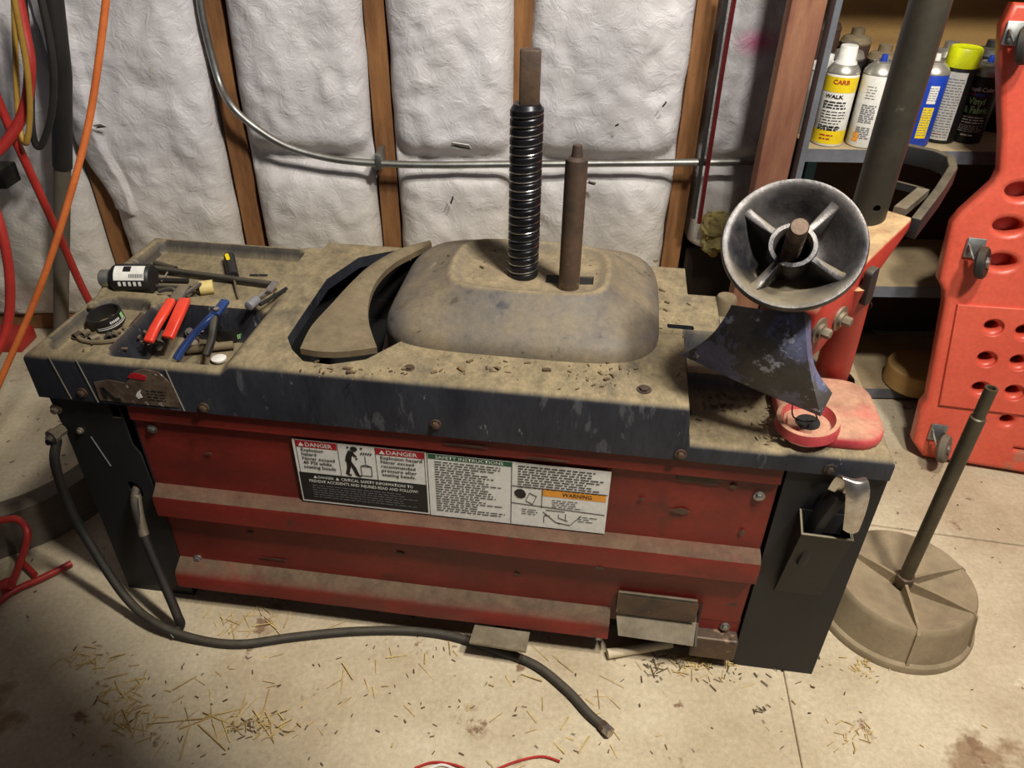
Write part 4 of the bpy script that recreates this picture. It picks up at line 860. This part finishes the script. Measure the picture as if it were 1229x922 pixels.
# ================================================================== CREEPER
ca, cb = U(1104, 545, .02), U(1235, 566, .02); cx_ = (cb-ca); cx_.z = 0; cx_.normalize(); lean = rad(9)
nrm_ = Vector((cx_.y, -cx_.x, 0)); cup = (Vector((0, 0, 1))*math.cos(lean)-nrm_*math.sin(lean)).normalized(); cn = cx_.cross(cup)
CMX = Matrix(((cx_.x, cup.x, cn.x, ca.x), (cx_.y, cup.y, cn.y, ca.y), (cx_.z, cup.z, cn.z, ca.z), (0, 0, 0, 1))); CIV = CMX.inverted()
def CP(x, y): q = CIV @ UP(x, y, ca, cn); return (q.x, q.y)
left = [CP(*q) for q in ((1112, 545), (1102, 530), (1112, 490), (1119, 482), (1141, 362), (1140, 348), (1134, 335), (1150, 270), (1160, 258), (1200, 222), (1208, 205), (1210, 160), (1209, 120), (1208, 70), (1211, 30), (1221, 10))]
wid = .42; right = [(wid*2*.5+ (wid-x)*0+ (wid - x), y) for x, y in left][::-1]
cpoly = left+right
holes = []
for x, y, r_ in ((1191, 392, .016), (1229, 398, .016), (1183, 430, .016), (1222, 434, .016), (1176, 466, .016), (1216, 470, .016), (1209, 505, .016), (1245, 440, .016)):
    q = CP(x, y); r_ += .007; holes.append([(q[0]+r_*1.1*math.cos(t*math.pi/9), q[1]+r_*math.sin(t*math.pi/9)) for t in range(18)])
for x, y, r_ in ((1211, 272, .026), (1203, 315, .026), (1226, 230, .026)):
    q = CP(x, y); r_ += .010; holes.append([(q[0]+r_*1.15*math.cos(t*math.pi/9), q[1]+r_*.8*math.sin(t*math.pi/9)) for t in range(18)])
q = CP(1228, 541); holes.append(rrect(q[0]-.03, q[1]-.012, q[0]+.20, q[1]+.012, .011))
cr = thing('creeper', ca, 'red plastic mechanic creeper standing on end against the shelves', 'creeper')
me = outline([cpoly]+holes, .026, .011); me.transform(CMX @ Matrix.Translation((0, 0, -.024))); obj('deck', me, creep, cr, smooth=40)
# raised headrest and body pads, with the same holes
bl_ = [CP(*q) for q in ((1128, 484), (1150, 366), (1270, 374), (1262, 500))]
me = outline([bl_]+holes[:6]+[holes[7]], .008, .003); me.transform(CMX @ Matrix.Translation((0, 0, .001))); obj('body_pad', me, creep, cr, smooth=40)
bk = prism([(x*.94+.02, y*.97+.01) for x, y in cpoly], -.054, -.049, CMX); obj('underside', bk, creep, cr, smooth=0)
def caster(x, y, ang, m):
    q = CP(x, y); o = CMX @ Vector((q[0], q[1], .002)); k = obj('caster', prism(rrect(-.019, -.022, .019, .022, .003), 0, .005, frame(o, cn, cx_)), galv, cr, bevel=.0015, label='swivel caster with grey plate')
    wd_ = (cx_*math.cos(ang)+cup*math.sin(ang)).normalized(); down = -cup; wc = o+cn*.046+down*.020+cx_*.010
    axl = (cx_*.85+cn*.45+cup*.15).normalized()
    obj('wheel', lathe([(.014, -.009), (.031, -.009), (.035, -.005), (.035, .005), (.031, .009), (.014, .009)], frame(wc, axl), 32, close=True), m, k); obj('axle', lathe([(0, -.013), (.012, -.013), (.012, .013), (0, .013)], frame(wc, axl), 14), galv, k)
    bm = bmesh.new()
    for s in (-1, 1): bar([o+cn*.006+axl*(.0135*s), o+cn*.026+axl*(.0135*s), wc+axl*(.0135*s)], .016, .003, up=axl, bm=bm, sm=3)
    obj('fork', bm, galv, k)
caster(1169, 297, 0, rubber); caster(1125, 518, 0, greyrub); caster(1217, 40, 0, rubber)
# ================================================================== PAN WITH ROD
pc = U(1088, 690, .105); pc.z = 0; M = Matrix.Translation(pc)
st = thing('weighted_stand', pc, 'round brown plastic base with an upright steel rod, right of the tyre changer', 'stand')
obj('base', lathe([(0, .070), (.02, .072), (.06, .080), (.105, .092), (.120, .0975), (.126, .098), (.129, .094), (.131, .085), (.141, .020), (.148, .016), (.150, .010), (.149, 0), (.14, 0), (0, .004)], M, 72), pan, st, smooth=40)
for a_ in (258, 140, 12, 318):
    d_ = Vector((math.cos(rad(a_)), math.sin(rad(a_)), 0)); n_ = Vector((-d_.y, d_.x, 0))*.0028; bm = bmesh.new(); pf = [(.012, .060), (.012, .094), (.06, .099), (.125, .101), (.134, .092), (.1455, .018), (.136, .018), (.120, .085), (.06, .07)]
    prism(pf, -.0028, .0028, Matrix(((d_.x, 0, -d_.y, pc.x), (d_.y, 0, d_.x, pc.y), (0, 1, 0, 0), (0, 0, 0, 1))), bm); obj('rib', bm, pan, st, smooth=0)
obj('nut', lathe([(.018, .088), (.018, .102), (.012, .104), (.012, .088)], M, 6), rust, st)
obj('rod', lathe([(0, .075), (.0125, .075), (.0125, .488), (.0100, .490), (.0100, .548), (.0065, .548), (.0062, .530), (0, .530)], M, 24), rodm, st, label='upright dark steel rod with open top')
# ================================================================== LEFT SIDE: HOSES, CORDS, FLOOR THINGS
def hose(name, pts, r, m, label, cat, n=10): o = obj(name, tube(pts, r, n, 8), m, origin=pts[len(pts)//2]); return tag(o, label, cat)
hose('orange_cord', [UY(132, -60, 1.60), UY(125, 20, 1.58), UY(108, 140, 1.55), UY(84, 235, 1.50), UY(50, 340, 1.45), UY(10, 435, 1.40), UY(-30, 520, 1.36), U(-60, 560, .02)], .0072, orange, 'orange extension cord hanging in front of the insulation at the left', 'cord')
hose('red_hose', [UY(-20, 75, 1.72), UY(5, 138, 1.72), UY(40, 215, 1.74), UY(72, 285, 1.78), UY(102, 352, 1.82), UY(140, 420, 1.86)], .0095, redhose, 'straight red hose slanting down behind the tool trays', 'hose')
hose('red_hose', [UY(14, -40, 1.78), UY(28, 30, 1.76), UY(36, 80, 1.74), UY(30, 130, 1.73), UY(8, 170, 1.70), UY(-30, 205, 1.66)], .012, redhose, 'thick red hose curling left above the slanting hose', 'hose')
hose('red_hose', [UY(-12, 235, 1.62), UY(4, 285, 1.60), UY(12, 340, 1.58), UY(8, 395, 1.55), UY(-14, 440, 1.5)], .0105, redhose, 'red hose bowing at the left edge beside the orange cord', 'hose')
hose('yellow_hose', [UY(10, -40, 1.70), UY(20, 15, 1.70), UY(32, 80, 1.70), UY(36, 135, 1.70), UY(31, 172, 1.70), UY(22, 140, 1.73), UY(18, 40, 1.76), UY(16, -40, 1.76)], .0062, yelhose, 'dull yellow hose hung in a narrow loop at upper left', 'hose')
hose('black_hose', [UY(40, -40, 1.80), UY(56, 30, 1.80), UY(64, 85, 1.80), UY(62, 135, 1.80), UY(52, 170, 1.80), UY(44, 175, 1.80), UY(38, 150, 1.80), UY(36, 80, 1.83), UY(24, -40, 1.86)], .0078, rubber, 'black rubber hose hung in a loop beside the yellow hose', 'hose')
pi = thing('drain_pipe', UY(72, 365, 1.93), 'grey upright pipe with black sleeve in front of the left insulation', 'pipe'); a, b = UY(72, 395, 1.93), UY(72, 195, 1.93)
obj('pipe', tube([UY(73, 400, 1.93), UY(75, 190, 1.91)], .020, 20), greyrub, pi); obj('sleeve', tube([UY(75, 200, 1.91), UY(74, 90, 1.90), UY(60, -30, 1.90)], .023, 20), rubber, pi, label='black sleeve')
p = UY(5, 215, 1.88); tag(obj('wall_bracket', box((p.x-.06, p.y-.02, p.z-.02), (p.x+.012, p.y+.05, p.z+.03)), rubber, origin=p, bevel=.004), 'dark block on the wall at the left edge of the view', 'block')
p = U(12, 410, .02); tag(obj('red_block', box((p.x-.10, p.y-.03, .0), (p.x+.045, p.y+.06, .045)), redhose, origin=(p.x, p.y, 0), bevel=.004), 'dark red metal block on the floor at the foot of the wall', 'block')
# curved rubber strip on edge
sp0 = [U(-70, 690, 0), U(0, 664, 0), U(60, 642, 0), U(112, 611, 0), U(150, 575, 0), U(185, 530, 0)]
bm = bmesh.new(); pf = [(0, 0), (.012, .03), (.010, .09), (.000, .098), (.000, .104), (.012, .120), (-.012, .122), (-.035, .118), (-.030, .095), (-.018, .06), (-.02, 0)]
add_sweep(bm, catmull(sp0, 8), [(-u-.0, v) for u, v in pf], up=(0, 0, 1))
tag(obj('rubber_strip', bm, greyrub, origin=sp0[2], smooth=50), 'grey curved rubber strip standing on edge left of the machine', 'rubber strip')
# red wire stand
rs = thing('red_stand', U(12, 705, .02), 'red tubular stand with hooked handle on the floor at left', 'stand')
obj('handle', tube([U(-25, 632, .13), U(0, 625, .135), U(22, 624, .135), U(33, 640, .12), U(26, 670, .075), U(12, 706, .022)], .007, 10, 8), redhose, rs); obj('foot', tube([U(-20, 740, .012), U(12, 712, .012), U(50, 694, .012), U(86, 676, .012)], .007, 10, 4), redhose, rs); obj('foot', tube([U(24, 672, .012), U(42, 690, .012)], .006, 10), redhose, rs)
obj('socket', lathe([(0, .004), (.014, .004), (.014, .026), (.009, .030), (0, .030)], Matrix.Translation(U(12, 710, 0)), 16), redhose, rs)
# wires at the bottom edge
for k, (ps, m, lb) in enumerate((([(498, 922), (520, 915), (545, 918), (560, 924)], redhose, 'thin red wire scrap at the bottom edge, left one'), ([(510, 926), (530, 918), (552, 926)], white, 'thin white wire scrap crossing the left red wire'), ([(590, 926), (620, 914), (650, 908), (672, 914)], redhose, 'thin red wire scrap arching at the bottom edge, right one'))):
    tag(obj('wire_scrap', tube([U(x, y, .004) for x, y in ps], .0022, 6, 5), m, origin=U(*ps[1])), lb, 'wire')
# ================================================================== LITTER
def litter(name, m, items, label, cat):
    bm = bmesh.new()
    for p, a_, l, w_, t in items:
        M = Matrix.Translation(p) @ Matrix.Rotation(a_, 4, 'Z') @ Matrix.Rotation(t, 4, 'Y'); add_box(bm, (-l/2, -w_/2, 0), (l/2, w_/2, max(w_*.5, .0006)), M)
    o = obj(name, bm, m, smooth=0); o['kind'] = 'stuff'; tag(o, label, cat); return o
it = []
def clump(x, y, n, sx, sy, lmin=.015, lmax=.06, ang=None):
    for _ in range(n):
        p = U(x+random.gauss(0, sx), y+random.gauss(0, sy), .0006+random.random()*.004); it.append((p, (ang if ang is not None else 0)+random.uniform(-1.6, 1.6), random.uniform(lmin, lmax), random.uniform(.0008, .0022), random.uniform(-.12, .12)))
clump(150, 855, 70, 20, 24, .01, .04); clump(110, 790, 22, 18, 8, .01, .03); clump(280, 865, 22, 30, 10, .04, .10, 0); clump(325, 870, 26, 18, 9, .01, .03); clump(290, 745, 30, 26, 10, .01, .05); clump(840, 790, 90, 26, 12, .008, .03); clump(1035, 800, 30, 14, 8, .006, .016)
clump(1030, 885, 22, 14, 9, .006, .02); clump(500, 820, 30, 130, 50, .01, .05); clump(250, 840, 40, 160, 50, .008, .03); clump(700, 850, 14, 20, 30, .01, .04); clump(930, 860, 24, 160, 40, .003, .012)
litter('straw_litter', straw, it, 'scattered straw and hay stems over the front floor', 'straw')
it = []; clump(470, 820, 160, 260, 60, .003, .010); clump(300, 870, 30, 20, 8, .006, .016); clump(860, 800, 60, 50, 14, .004, .016); clump(1100, 640, 50, 60, 90, .003, .007); clump(785, 795, 12, 8, 10, .01, .03); clump(915, 850, 10, 5, 4, .006, .014); clump(60, 560, 40, 40, 60, .004, .012)
litter('floor_grit', leaf, it, 'dark crumbs and leaf bits scattered over the floor', 'debris')
it = []
for x, y, n, sx, sy, z in ((610, 440, 36, 60, 8, .589), (730, 450, 40, 30, 10, .589), (560, 310, 14, 24, 12, .654), (720, 320, 18, 26, 12, .653), (640, 395, 16, 60, 6, .612), (870, 480, 60, 24, 12, .5225), (930, 505, 30, 14, 12, .5275), (250, 330, 50, 40, 12, .5535), (140, 405, 40, 30, 10, .5555), (430, 445, 30, 40, 5, .589), (800, 385, 24, 14, 14, .589)):
    for _ in range(n):
        p = U(x+random.gauss(0, sx), y+random.gauss(0, sy), z); k = random.random()**2; it.append((p, random.uniform(0, 6), .002+.011*k, .001+.005*k*random.random(), random.uniform(-.3, .3)))
litter('tray_grit', leaf, it, 'dark crumbs and leaf bits lying on the machine top', 'debris')
